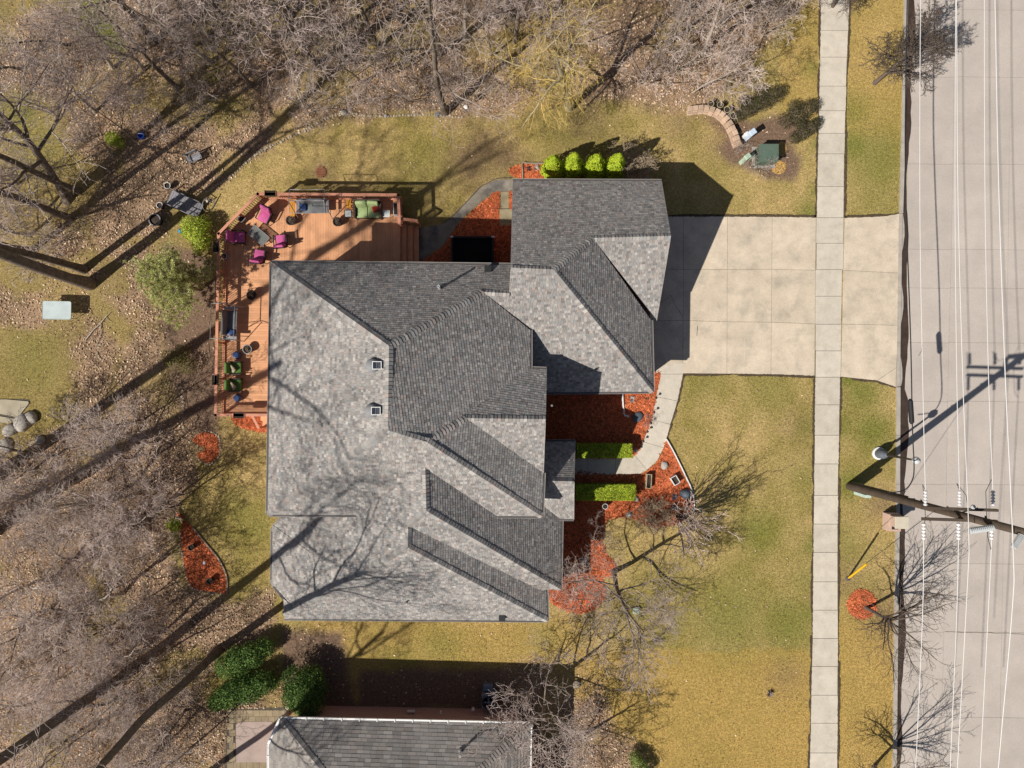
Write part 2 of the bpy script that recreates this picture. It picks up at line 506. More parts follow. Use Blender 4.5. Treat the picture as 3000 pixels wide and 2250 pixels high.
sidewalk = slabs('sidewalk', polys, m_walk, 0.012, 0.034, 0.012,
                 pxpoly([(sw_l(y) + 1, y) for y in SWJ] + [(sw_r(y) - 1, y) for y in reversed(SWJ)]))

# driveway
cols = [(1880, 1880), (2003, 2000), (2131, 2129), (2262, 2258), (2390, 2386)]
rows = [[634, 634, 634, 635, 636], [790, 789, 790, 789, 792], [940, 939, 943, 944, 949], [1092, 1094, 1095, 1097, 1102]]
polys = []
for r in range(3):
    for c in range(4):
        x = lambda cc, rr: cols[cc][0] + (cols[cc][1] - cols[cc][0]) * rr / 3
        polys.append(pxpoly([(x(c, r), rows[r][c]), (x(c + 1, r), rows[r][c + 1]), (x(c + 1, r + 1), rows[r + 1][c + 1]), (x(c, r + 1), rows[r + 1][c])]))
driveway = slabs('driveway', polys, m_conc, 0.010, 0.032, 0.008, pxpoly([(1881, 636), (2388, 638), (2385, 1100), (1881, 1090)]))
apr = [[(2474, 638), (2585, 634), (2632, 675), (2632, 800), (2470, 792)], [(2585, 634), (2634, 626), (2632, 675)], [(2470, 792), (2632, 800), (2630, 953), (2467, 950)],
       [(2467, 950), (2630, 953), (2625, 1077), (2569, 1115), (2463, 1104)], [(2625, 1077), (2624, 1134), (2569, 1115)]]
apron = slabs('driveway_apron', [pxpoly(p) for p in apr], m_conc, 0.010, 0.030, 0.008, pxpoly([(2475, 640), (2632, 628), (2624, 1130), (2464, 1102)]))

m_crack = mat('hairline_crack', (0.16, 0.13, 0.10), 0.95, 0.3, 9.0)
m_patch = mat('pale_crack_filler', (0.66, 0.60, 0.50), 0.9, 0.1, 9.0)
def crack(parent, pxs, w, m, z, name):
    mb = MB(); pts = []
    for (x0, y0), (x1, y1) in zip(pxs[:-1], pxs[1:]):
        for k in range(5): pts.append((x0 + (x1 - x0) * k / 5 + rnd.uniform(-1.2, 1.2), y0 + (y1 - y0) * k / 5 + rnd.uniform(-1.2, 1.2)))
    pts.append(pxs[-1]); q = [P(a, b) for a, b in pts]
    for a, b in zip(q[:-1], q[1:]):
        d = (b - a).normalized(); n = Vector((-d.y, d.x, 0)) * w * rnd.uniform(.5, 1.2)
        mb.add([(p.x, p.y, z) for p in (a - n, b - n, b + n, a + n)], [(0, 1, 2, 3)])
    mb.build(name, m, parent)
crack(driveway, [(2046, 955), (2041, 990), (2022, 1020), (2004, 1052)], .012, m_patch, .0368, 'crack_filler')
crack(driveway, [(2045, 955), (2041, 985)], .02, m_crack, .0382, 'crack')
crack(driveway, [(2186, 945), (2182, 1000), (2180, 1050), (2178, 1094)], .010, m_patch, .0368, 'crack_filler')
crack(driveway, [(1965, 865), (1975, 890), (1992, 915), (2000, 930)], .010, m_crack, .0368, 'crack')
crack(driveway, [(1965, 865), (1945, 880), (1930, 890)], .010, m_crack, .0368, 'crack')

# front walk
fw = [[(1912, 1090), (1950, 1068), (2001, 1064), (2001, 1096), (1935, 1096)], [(1935, 1096), (2002, 1096), (1985, 1175), (1922, 1162)], [(1922, 1162), (1985, 1175), (1964, 1243), (1908, 1230)],
      [(1908, 1230), (1964, 1243), (1953, 1285), (1944, 1312), (1884, 1294), (1897, 1260)], [(1884, 1294), (1944, 1312), (1925, 1350), (1895, 1377), (1860, 1334), (1874, 1317)],
      [(1860, 1334), (1895, 1377), (1875, 1388), (1803, 1390), (1803, 1342), (1840, 1340)], [(1803, 1342), (1803, 1390), (1722, 1391), (1722, 1342)], [(1722, 1342), (1722, 1391), (1640, 1391), (1640, 1342)]]
fwalk = slabs('front_walk', [pxpoly(p) for p in fw], m_walk, 0.010, 0.030, 0.008,
              pxpoly([(1914, 1091), (1950, 1070), (2000, 1066), (2000, 1096), (1984, 1174), (1963, 1243), (1943, 1312), (1924, 1350), (1894, 1376), (1874, 1387), (1640, 1389), (1640, 1343), (1842, 1341), (1861, 1335), (1875, 1317), (1898, 1260), (1909, 1230), (1923, 1162), (1936, 1096)]))

# grey path behind the garage
m_path = mat('weathered_path', (0.27, 0.235, 0.19), 0.95, 0.25, 2.0, bump=0.3, bscale=50, stain=(0.13, 0.125, 0.12), stscale=1.2, stlo=0.48, sthi=0.66, fine=0.12)
pp = pxpoly([(1205, 772), (1245, 757), (1290, 727), (1312, 700), (1335, 665), (1370, 625), (1400, 600), (1432, 574), (1460, 562), (1540, 562), (1540, 523), (1455, 527), (1425, 540), (1405, 552), (1370, 590), (1320, 640), (1300, 655), (1205, 672)])
tag(MB().prism(pp, -0.05, 0.012).build('garden_path', m_path), kind='structure')
st = slabs('stepping_slabs', [pxpoly([(1466, 563), (1491, 563), (1491, 611), (1466, 611)]), pxpoly([(1463, 613), (1510, 613), (1510, 662), (1463, 662)])], mat('mossy_slab', (0.33, 0.28, 0.18), 0.95, 0.25, 3.0, bump=0.3), 0.010, 0.036, 0.006, pxpoly([(1464, 565), (1509, 565), (1509, 660), (1464, 660)]))

# road with slabs
RJ = [-330, -140, 28, 225, 480, 730, 843, 1003, 1175, 1418, 1650, 1850, 2100, 2350, 2580]
def rd_l(y): return float(np.interp(y, [-330, 0, 600, 1100, 1700, 2250, 2580], [2671, 2665, 2656, 2650, 2640, 2632, 2626]))
def mid1(y): return float(np.interp(y, [-330, 0, 600, 1100, 1700, 2250, 2580], [2802, 2797, 2790, 2777, 2768, 2756, 2750]))
def mid2(y): return float(np.interp(y, [-330, 0, 600, 1100, 1700, 2250, 2580], [2968, 2963, 2955, 2947, 2937, 2927, 2920]))
polys = []
for a, b in zip(RJ[:-1], RJ[1:]):
    e = [(rd_l, mid1), (mid1, mid2)]
    for f, g in e:
        polys.append(pxpoly([(f(a), a), (g(a), a + 2), (g(b), b + 2), (f(b), b)]))
    for k in range(2):
        polys.append(pxpoly([(mid2(a) + 190 * k, a + 2 + 3 * k), (mid2(a) + 190 * (k + 1), a + 5 + 3 * k), (mid2(b) + 190 * (k + 1), b + 5 + 3 * k), (mid2(b) + 190 * k, b + 2 + 3 * k)]))
road = slabs('road', polys, m_road, 0.006, 0.016, 0.006, pxpoly([(rd_l(y) + 1, y) for y in RJ] + [(mid2(y) + 379, y) for y in reversed(RJ)]))
crack(road, [(2702, 1012), (2698, 1030), (2690, 1043)], .02, m_crack, .0232, 'crack')
crack(road, [(2770, 1851), (2850, 1853), (2930, 1854), (3000, 1858)], .014, m_crack, .0232, 'crack')
crack(road, [(2705, 1010), (2730, 1030)], .008, m_patch, .0232, 'crack_filler')
# longitudinal gutter band, wet silt and kerb
def kb(y): return float(np.interp(y, [-330, 0, 450, 640, 1100, 1500, 1900, 2250, 2580], [2652, 2647, 2638, 2632, 2625, 2623, 2617, 2614, 2610]))
ys = list(range(-330, 2581, 30))
gm = MB(); gp = []
tag(MB().prism(pxpoly([(kb(y) + 10, y) for y in ys] + [(rd_l(y) - 1, y) for y in reversed(ys)]), -0.05, 0.005).build('gutter', m_kerb), kind='structure')
wl_, wr_ = [], []
for y in ys:
    n = math.sin(y * 0.021) * 4 + math.sin(y * 0.0071 + 1) * 5 + rnd.uniform(-2, 2)
    wl_.append((kb(y) + 13 + (6 * math.sin(y * .03) if 560 < y < 1130 else 0), y)); wr_.append((kb(y) + 27 + n + (9 if 1160 < y < 1460 else 0), y))
tag(MB().prism(pxpoly(wl_ + list(reversed(wr_))), 0.0, 0.021).build('wet_gutter_silt', m_wet), 'dark wet silt lying along the road gutter', kind='stuff')
kerb = tag(MB().prism(pxpoly([(kb(-330), -330), (kb(-330) + 9, -330), (kb(-400) + 9, -400), (kb(-400), -400)]), -0.05, 0.1).build('kerb', m_kerb), kind='structure')
edges = [-330, -140, 28, 225, 420, 626, 843, 1003, 1134, 1275, 1418, 1535, 1650, 1850, 2000, 2100, 2350, 2580]
for a, b in zip(edges[:-1], edges[1:]):
    drop = 626 <= a < 1134
    MB().prism(shrink(pxpoly([(kb(a), a), (kb(a) + 11, a), (kb(b) + 11, b), (kb(b), b)]), 0.006), -0.04, 0.045 if drop else 0.11).build('kerb_stone', m_kerb, kerb)

# neighbour's patio and the far-left stone patio
m_pat = mat('pink_patio', (0.40, 0.31, 0.27), 0.9, 0.15, 2.0, bump=0.2)
m_pav = mat('tan_paver', (0.30, 0.235, 0.15), 0.9, 0.2, 3.0, bump=0.3, objvar=0.15)
patio = tag(MB().prism(pxpoly([(668, 2078), (840, 2072), (840, 2300), (655, 2300)]), -0.05, 0.010).build('patio', m_joint), kind='structure')
for i in range(9):
    for j in range(12):
        x0 = 666 + i * 19 + (j % 2) * 6; y0 = 2080 + j * 19
        if x0 > 832: continue
        if 692 < x0 + 9 < 815 and 2112 < y0 + 9 < 2236: continue
        MB().prism(shrink(pxpoly([(x0, y0), (x0 + 19, y0), (x0 + 19, y0 + 19), (x0, y0 + 19)]), 0.006), -0.02, 0.032 + rnd.uniform(-.004, .004)).build('paver', m_pav, patio)
MB().prism(pxpoly([(692, 2122), (700, 2114), (795, 2113), (806, 2120), (810, 2135), (806, 2165), (790, 2180), (788, 2232), (692, 2232)]), -0.02, 0.045).build('slab', m_pat, patio)
patio2 = tag(MB().prism(pxpoly([(-120, 1165), (85, 1170), (90, 1180), (55, 1225), (-10, 1240), (-120, 1235)]), -0.05, 0.008).build('stone_patio', m_joint), kind='structure')
m_flag = mat('pale_flagstone', (0.42, 0.37, 0.27), 0.9, 0.2, 2.0, bump=0.3, objvar=0.1)
for p in ([(-110, 1170), (20, 1170), (85, 1176), (86, 1182), (55, 1222), (0, 1212)], [(-110, 1175), (-5, 1214), (-20, 1234), (-110, 1230)], [(0, 1219), (50, 1228), (30, 1240), (-12, 1236)]):
    MB().prism(pxpoly(p), -0.02, 0.06).build('flagstone', m_flag, patio2)

# ragged soil line where the turf meets the paving
m_edge = mat('turf_edge_soil', (0.085, 0.06, 0.035), 0.95, 0.4, 6.0, bump=.5)
def turf_edge(lab, pxs, side):
    mb = MB(); q = []
    for (x0, y0), (x1, y1) in zip(pxs[:-1], pxs[1:]):
        n = max(2, int(math.hypot(x1 - x0, y1 - y0) / 5))
        for k in range(n): q.append(P(x0 + (x1 - x0) * k / n, y0 + (y1 - y0) * k / n))
    q.append(P(*pxs[-1])); w = .05
    pr = None
    for i, p in enumerate(q):
        d = (q[min(i + 1, len(q) - 1)] - q[max(i - 1, 0)]).normalized(); nv = Vector((-d.y, d.x, 0)) * side
        w = min(.13, max(.012, w + rnd.uniform(-.03, .03)))
        if rnd.random() < .06: w = rnd.uniform(.08, .15)
        cur = (p - nv * rnd.uniform(.0, .035), p + nv * w)
        if pr: mb.add([(a.x, a.y, .039) for a in (pr[0], cur[0], cur[1], pr[1])], [(0, 1, 2, 3)])
        pr = cur
    tag(mb.build('turf_edge', m_edge), lab, kind='stuff')
turf_edge('dark ragged soil along the left side of the upper sidewalk', [(sw_l(y), y) for y in SWJ[:13]], -1)
turf_edge('dark ragged soil along the right side of the upper sidewalk', [(sw_r(y), y) for y in SWJ[:13]], 1)
turf_edge('dark ragged soil along the left side of the lower sidewalk', [(sw_l(y), y) for y in SWJ[18:]], -1)
turf_edge('dark ragged soil along the right side of the lower sidewalk', [(sw_r(y), y) for y in SWJ[18:]], 1)
turf_edge('dark ragged soil along the top of the driveway', [(1960, 634), (2260, 635), (2390, 637)], 1)
turf_edge('dark ragged soil along the bottom of the driveway', [(2003, 1095), (2258, 1097), (2386, 1102)], -1)
turf_edge('dark ragged soil along the lawn side of the front walk', [(2001, 1097), (1985, 1175), (1964, 1243), (1953, 1284)], 1)
turf_edge('dark ragged soil along the bottom of the driveway apron', [(2463, 1105), (2569, 1116), (2624, 1135)], -1)
turf_edge('dark ragged soil along the top of the driveway apron', [(2474, 638), (2585, 634), (2634, 626)], 1)

# ------------------------------------------------------------------ mulch beds
m_mulch = mat('red_bark_mulch', attr=True, rough=0.95, var=0.25, scale=8.0, fine=0.3, fscale=60, bump=0.9, bscale=70, spec=0.1)
BEDS = [
    ('red bark mulch between the house wall and the curved front walk', [(1596, 1130), (1800, 1128), (1910, 1092), (1934, 1097), (1921, 1162), (1907, 1230), (1896, 1260), (1883, 1294), (1873, 1317), (1858, 1334), (1838, 1340), (1640, 1341), (1596, 1300)]),
    ('red bark mulch in the pointed front bed beside the lawn', [(1951, 1288), (1962, 1310), (1985, 1352), (2005, 1400), (2022, 1432), (2031, 1470), (2028, 1500), (2008, 1518), (1975, 1535), (1925, 1545), (1880, 1530), (1850, 1518), (1810, 1516), (1775, 1526), (1768, 1560), (1757, 1582), (1640, 1585), (1640, 1392), (1803, 1391), (1875, 1389), (1896, 1378), (1926, 1351), (1945, 1312)]),
    ('red bark mulch under the bare tree by the south front corner', [(1590, 1590), (1700, 1588), (1757, 1580), (1775, 1620), (1802, 1655), (1800, 1685), (1765, 1692), (1775, 1735), (1745, 1782), (1690, 1795), (1630, 1775), (1604, 1745), (1590, 1700)]),
    ('red bark mulch in the oval island west of the house', [(567, 1292), (582, 1274), (605, 1268), (631, 1277), (641, 1300), (639, 1328), (624, 1348), (605, 1353), (587, 1342), (583, 1328), (606, 1312)]),
    ('red bark mulch in the triangular bed with two pots', [(522, 1505), (545, 1530), (562, 1545), (600, 1592), (640, 1640), (662, 1690), (663, 1738), (640, 1735), (575, 1725), (552, 1700), (540, 1640), (530, 1570)]),
    ('red bark mulch around the black pond box behind the garage', [(1350, 652), (1400, 606), (1432, 580), (1464, 564), (1464, 660), (1510, 662), (1510, 790), (1215, 790), (1250, 758), (1292, 729), (1322, 690)]),
    ('red bark mulch ring round the parkway tree', [(2525 + 42 * math.cos(a) * (1 + .06 * math.sin(3 * a)), 1770 + 42 * math.sin(a)) for a in np.arange(0, 6.28, 0.4)]),
    ('red bark mulch under the deck end by the steps', [(690, 1216), (800, 1216), (800, 1262), (745, 1262), (690, 1240)]),
    ('red bark mulch patch beside the stepping slabs', [(1493, 564), (1515, 564), (1515, 610), (1493, 610)]),
    ('red bark mulch in the brick-edged planter north of the garage', [(1533, 482), (1855, 482), (1855, 530), (1533, 526)]),
]
BED_W = []
for lab, pl in BEDS:
    rough_edge = []
    w = pxpoly(pl, 0, 4)
    BED_W.append(w)
    xs = [p[0] for p in w]; ysw = [p[1] for p in w]
    area = (max(xs) - min(xs)) * (max(ysw) - min(ysw))
    n = int(min(9000, area * 330))
    cx = nrs.uniform(min(xs) - .1, max(xs) + .1, n); cy = nrs.uniform(min(ysw) - .1, max(ysw) + .1, n)
    sdv = poly_sd(cx, cy, w)
    k = sdv > nrs.uniform(-0.10, 0.05, n)
    cx, cy, sdk = cx[k], cy[k], sdv[k]
    n = len(cx)
    ang = nrs.uniform(0, 6.28, n); ln = nrs.uniform(.03, .085, n); wd = nrs.uniform(.012, .03, n); tl = nrs.uniform(-.5, .5, n)
    zc = 0.036 + nrs.uniform(0, .03, n) - np.where(sdk < 0.05, 0.02, 0)
    dx, dy = np.cos(ang), np.sin(ang)
    V = np.zeros((n, 4, 3))
    for q, (a, b) in enumerate(((-1, -1), (1, -1), (1, 1), (-1, 1))):
        V[:, q, 0] = cx + a * dx * ln - b * dy * wd; V[:, q, 1] = cy + a * dy * ln + b * dx * wd; V[:, q, 2] = zc + a * tl * ln * .5 + b * .008
    base_c = np.array([0.66, 0.18, 0.075])
    cc = base_c[None, :] * nrs.uniform(0.40, 1.35, (n, 1)) * (0.7 + 0.6 * fbm(cx, cy, .8)[:, None]) * (1 + nrs.uniform(-.12, .12, (n, 3)))
    # bed base fan
    bx = np.array([[p[0], p[1], 0.004] for p in w] + [[p[0], p[1], 0.03] for p in shrink(w, 0.06)])
    m_ = len(w)
    F = np.arange(n * 4).reshape(n, 4)
    o = MB()
    o.v = [tuple(v) for v in bx]; wcc = ccw(w)
    o = MB(); o.v = [(p[0], p[1], -0.02) for p in wcc] + [(p[0], p[1], 0.030) for p in wcc]
    o.f = [tuple(range(m_, 2 * m_))] + [(i, (i + 1) % m_, m_ + (i + 1) % m_, m_ + i) for i in range(m_)]
    me = bpy.data.meshes.new('mulch_bed')
    allv = o.v + [tuple(v) for v in V.reshape(-1, 3)]
    allf = o.f + [tuple(f) for f in (F + len(o.v))]
    me.from_pydata(allv, [], allf)
    ca = me.color_attributes.new('Col', 'FLOAT_COLOR', 'POINT')
    colr = np.ones((len(allv), 4), dtype=np.float32); colr[:2 * m_, :3] = base_c * 0.8
    colr[2 * m_:, :3] = np.repeat(cc, 4, axis=0)
    ca.data.foreach_set('color', colr.ravel())
    tag(new_obj('mulch_bed', me, m_mulch), lab, kind='stuff')
# ------------------------------------------------------------------ roofs: planes solved so that shared corners agree
def solve_planes(verts, planes):
    vn = list(verts); pn = list(planes)
    nv, npl = len(vn), len(pn)
    rows_, rhs = [], []
    vi = {v: i for i, v in enumerate(vn)}
    for k, p in enumerate(pn):
        for v in planes[p]:
            px, py = verts[v][:2]
            r = np.zeros(nv + 3 * npl)
            r[vi[v]] = 1; r[nv + 3 * k] = -(px - 1500) / 1000; r[nv + 3 * k + 1] = -(py - 1125) / 1000; r[nv + 3 * k + 2] = -1
            rows_.append(r); rhs.append(0)
    for v in vn:
        px, py, z, w = verts[v]
        r = np.zeros(nv + 3 * npl); r[vi[v]] = w; rows_.append(r); rhs.append(w * 40 / (40 - z))
    sol = np.linalg.lstsq(np.array(rows_), np.array(rhs), rcond=None)[0]
    out = {}
    for k, p in enumerate(pn):
        out[p] = tuple(sol[nv + 3 * k: nv + 3 * k + 3])
    return out
def plane_pt(pl, px, py):
    q = pl[0] * (px - 1500) / 1000 + pl[1] * (py - 1125) / 1000 + pl[2]
    return P(px, py, 40 - 40 / q)

HV = dict(A=(796, 769, 6.0, .3), B=(1500, 777, 5.9, .2), R1=(1140, 1014, 9.8, .3), R2=(1137, 1260, 9.8, .3), C=(1414, 856, 7.2, .2), D=(1493, 860, 7.1, .2),
          E=(1553, 967, 5.9, .2), F=(1553, 1080, 5.8, .2), SW=(785, 1507, 5.9, .3), V1=(1250, 1294, 9.0, .2), G1=(1365, 1225, 7.8, .2), G2=(1598, 1228, 7.7, .3), G3=(1601, 1082, 5.7, .3),
          K=(1592, 1385, 5.7, .2), L=(1587, 1512, 5.8, .3),
          GN1=(1503, 529, 3.2, .3), GN2=(1938, 531, 3.2, .3), GP=(1965, 692, 5.9, .3), GV=(1737, 698, 5.9, .2), GR2=(1622, 790, 7.1, .2), GR1=(1497, 785, 7.1, .2), GSE=(1912, 1147, 3.2, .3),
          GS1=(1560, 1149, 3.2, .2), GK=(1907, 938, 3.3, .2), GK2=(1924, 936, 3.2, .3),
          WA1=(1246, 1368, 8.0, .2), WA2=(1249, 1496, 8.0, .2), WAE=(1641, 1725, 3.2, .3), WAN=(1645, 1500, 3.2, .2), B1=(1196, 1540, 7.5, .2), B2=(1195, 1603, 7.5, .2),
          BE=(1603, 1818, 3.1, .3), BN=(1601, 1716, 3.1, .2), BSW=(832, 1812, 3.1, .3), BSW2=(832, 1800, 3.3, .1), W1=(838, 1480, 3.4, .1), W2=(799, 1547, 3.0, .3), W3=(797, 1709, 3.0, .3), W4=(864, 1785, 3.7, .0),
          W5=(831, 1753, 3.3, .0), AS1=(1500, 1735, 4.0, .05),
          PR1=(1585, 1408, 5.1, .3), PR2=(1682, 1410, 5.1, .3), PN1=(1685, 1294, 3.2, .3), PN2=(1600, 1294, 3.2, .3), PS1=(1681, 1520, 3.2, .3), PS2=(1588, 1519, 3.2, .3))
HP = dict(north=['A', 'B', 'D', 'C', 'R1'], west=['A', 'R1', 'R2', 'SW'], east=['R1', 'C', 'E', 'F', 'V1', 'R2'], front_north=['V1', 'G1', 'G2', 'G3', 'F'], front_gable=['G1', 'G2', 'K'],
          front_east=['V1', 'G1', 'K', 'L'], south=['SW', 'R2', 'V1', 'L'], garage_south=['GR1', 'GR2', 'GSE', 'GS1', 'D', 'C'], garage_north=['GN1', 'GN2', 'GP', 'GV', 'GR2', 'GR1'],
          garage_gable=['GV', 'GP', 'GK2'], garage_east=['GR2', 'GV', 'GK', 'GSE'], wing_a_east=['WA1', 'WAN', 'WAE', 'WA2'], wing_a_south=['WA2', 'WAE', 'AS1', 'B1'], wing_b_east=['B1', 'BN', 'BE', 'B2'],
          wing_b_south=['B2', 'BE', 'BSW', 'BSW2'], wing_west=['W1', 'WA1', 'WA2', 'B1', 'B2', 'BSW2', 'W3', 'W2'], porch_north=['PR1', 'PR2', 'PN1', 'PN2'], porch_south=['PR1', 'PR2', 'PS1', 'PS2'])
# convex pieces of each slope
HC = {k: [v] for k, v in HP.items()}
HC['north'] = [['A', 'B', 'D', 'C'], ['A', 'C', 'R1']]
HC['front_north'] = [['V1', 'G1', 'F'], ['G1', 'G2', 'G3', 'F']]
HC['garage_south'] = [['GR1', 'GR2', 'GSE', 'GS1', 'D'], ['C', 'D', 'GS1']]
HC['garage_north'] = [['GN1', 'GN2', 'GP', 'GV'], ['GN1', 'GV', 'GR2', 'GR1']]
HC['wing_west'] = [['W1', 'WA1', 'WA2', 'B1', 'W2'], ['W2', 'B1', 'B2', 'W4', 'W3'], ['W5', 'W4', 'BSW2']]
HV['AS1'] = (1500, 1735, 4.2, .05)

m_shin = mat('asphalt_shingle', attr=True, rough=0.92, var=0.06, scale=2.0, fine=0.14, fscale=45, spec=0.15)
m_deckb = mat('roof_underlay', (0.11, 0.11, 0.11), 0.95, 0.2, 3.0)
m_gut = mat('dark_gutter', (0.10, 0.09, 0.085), 0.5, 0.15, 3.0, spec=0.4)
m_fascia = mat('grey_trim', (0.36, 0.33, 0.31), 0.6, 0.1, 3.0)
m_brick = brick_mat('red_brick', (0.30, 0.12, 0.085), (0.22, 0.085, 0.065), (0.36, 0.33, 0.29))
m_white = mat('white_paint', (0.78, 0.77, 0.75), 0.5, 0.06, 4.0)
m_pvc = mat('grey_white_pipe', (0.66, 0.66, 0.66), 0.4, 0.1, 4.0)

def shingle_color(rng, x, y, pal):
    b = rng.choice(pal)
    v = rng.uniform(0.83, 1.17)
    n = 0.94 + 0.12 * float(vnoise(x, y, 2.2))
    return (b[0] * v * n, b[1] * v * n, b[2] * v * n)

PAL_MAIN = [(0.345, 0.33, 0.32), (0.295, 0.285, 0.28), (0.385, 0.37, 0.355), (0.345, 0.325, 0.31), (0.31, 0.312, 0.312), (0.25, 0.24, 0.235), (0.44, 0.42, 0.40)]
PAL_MAIN = [(c_[0] * .92, c_[1] * .895, c_[2] * .87) for c_ in PAL_MAIN] * 2 + [(.36, .30, .27)]
PAL_NB = [(0.30, 0.275, 0.25), (0.25, 0.235, 0.22), (0.33, 0.30, 0.275), (0.28, 0.25, 0.225)]

def roof(house, sol, verts, convex, expo, wmin, wmax, pal, rise, seed, n_single=300):
    rng = random.Random(seed)
    singles = []
    frames = {}
    for name, pieces in convex.items():
        pl = sol[name]
        pts = {v: plane_pt(pl, *verts[v][:2]) for pc in pieces for v in pc}
        a = [pts[v] for v in pieces[0]]
        nrm = (a[1] - a[0]).cross(a[2] - a[0]).normalized()
        if nrm.z < 0: nrm = -nrm
        up = Vector((0, 0, 1)); upt = (up - nrm * up.dot(nrm)).normalized()
        ee = upt.cross(nrm).normalized()
        o0 = a[0]
        frames[name] = (o0, ee, upt, nrm)
        # sheathing
        mb = MB()
        for pc in pieces:
            q = [pts[v] for v in pc]
            if sum((q[i].x * q[(i + 1) % len(q)].y - q[(i + 1) % len(q)].x * q[i].y) for i in range(len(q))) < 0: q.reverse()
            n = len(q)
            vv = [p - nrm * 0.006 for p in q] + [p - Vector((0, 0, 0.16)) for p in q]
            mb.add(vv, [tuple(range(n)), tuple(reversed(range(n, 2 * n)))] + [(i, n + i, n + (i + 1) % n, (i + 1) % n) for i in range(n)])
        slope = mb.build('roof_slope', m_deckb, house)
        off = {}
        items = []
        for pc in pieces:
            poly = ccw([((pts[v] - o0).dot(ee), (pts[v] - o0).dot(upt)) for v in pc])
            s0, s1 = min(p[0] for p in poly), max(p[0] for p in poly)
            t0 = min((pts[v] - o0).dot(upt) for p_ in pieces for v in p_)
            t1 = max(p[1] for p in poly); tm = min(p[1] for p in poly)
            r0 = int((tm - t0) / expo) - 1
            r = max(r0, 0)
            while t0 + r * expo < t1:
                ta = t0 + r * expo; tb = ta + expo
                if r not in off:
                    rr = random.Random(seed * 1000 + r)
                    xs = [-60 + rr.random() * .3]
                    while xs[-1] < 60: xs.append(xs[-1] + rr.uniform(wmin, wmax))
                    off[r] = xs
                xs = off[r]
                i0 = int(np.searchsorted(xs, s0)) - 1
                for i in range(max(i0, 0), len(xs) - 1):
                    if xs[i] > s1: break
                    q = clip_convex([(xs[i] + .004, ta), (xs[i + 1] - .004, ta), (xs[i + 1] - .004, tb + .006), (xs[i] + .004, tb + .006)], poly)
                    if len(q) < 3: continue
                    ar = abs(sum(q[j][0] * q[(j + 1) % len(q)][1] - q[(j + 1) % len(q)][0] * q[j][1] for j in range(len(q)))) / 2
                    if ar < 0.0012: continue
                    hh = rise * rng.uniform(.7, 1.35)
                    top = [o0 + ee * s + upt * t + nrm * (hh + (0.002 - hh) * min(1, max(0, (t - ta) / expo))) for s, t in q]
                    bot = [o0 + ee * s + upt * t - nrm * 0.004 for s, t in q]
                    n = len(q)
                    c = shingle_color(rng, top[0].x, top[0].y, pal)
                    zz = top[0].z
                    items.append((ar * nrm.z * (40 / (40 - zz)) ** 2, [tuple(p) for p in top + bot], [tuple(range(n))] + [(k, n + k, n + (k + 1) % n, (k + 1) % n) for k in range(n)], c))
                r += 1
        singles.append((name, slope, items))
    allit = sorted(((it[0], i, j) for i, s in enumerate(singles) for j, it in enumerate(s[2])), reverse=True)[:n_single]
    pick = {}
    for _, i, j in allit: pick.setdefault(i, set()).add(j)
    og = ORG[house.name]
    def mk(name, its, parent):
        v, f, cl = [], [], []
        for _, tv, tf, c in its:
            b = len(v)
            v += [(p[0] - og.x, p[1] - og.y, p[2] - og.z) for p in tv]
            f += [tuple(k + b for k in ff) for ff in tf]
            cl += [c] * len(tv)
        me = bpy.data.meshes.new(name); me.from_pydata(v, [], f)
        ca = me.color_attributes.new('Col', 'FLOAT_COLOR', 'POINT')
        arr = np.ones((len(v), 4), dtype=np.float32); arr[:, :3] = np.array(cl)
        ca.data.foreach_set('color', arr.ravel())
        return new_obj(name, me, m_shin, parent)
    for i, (name, slope, items) in enumerate(singles):
        pk = pick.get(i, set())
        rest = [it for j, it in enumerate(items) if j not in pk]
        if rest: tag(mk('shingles', rest, slope), kind='stuff')
        for j in pk: mk('shingle', [items[j]], slope)
    return frames

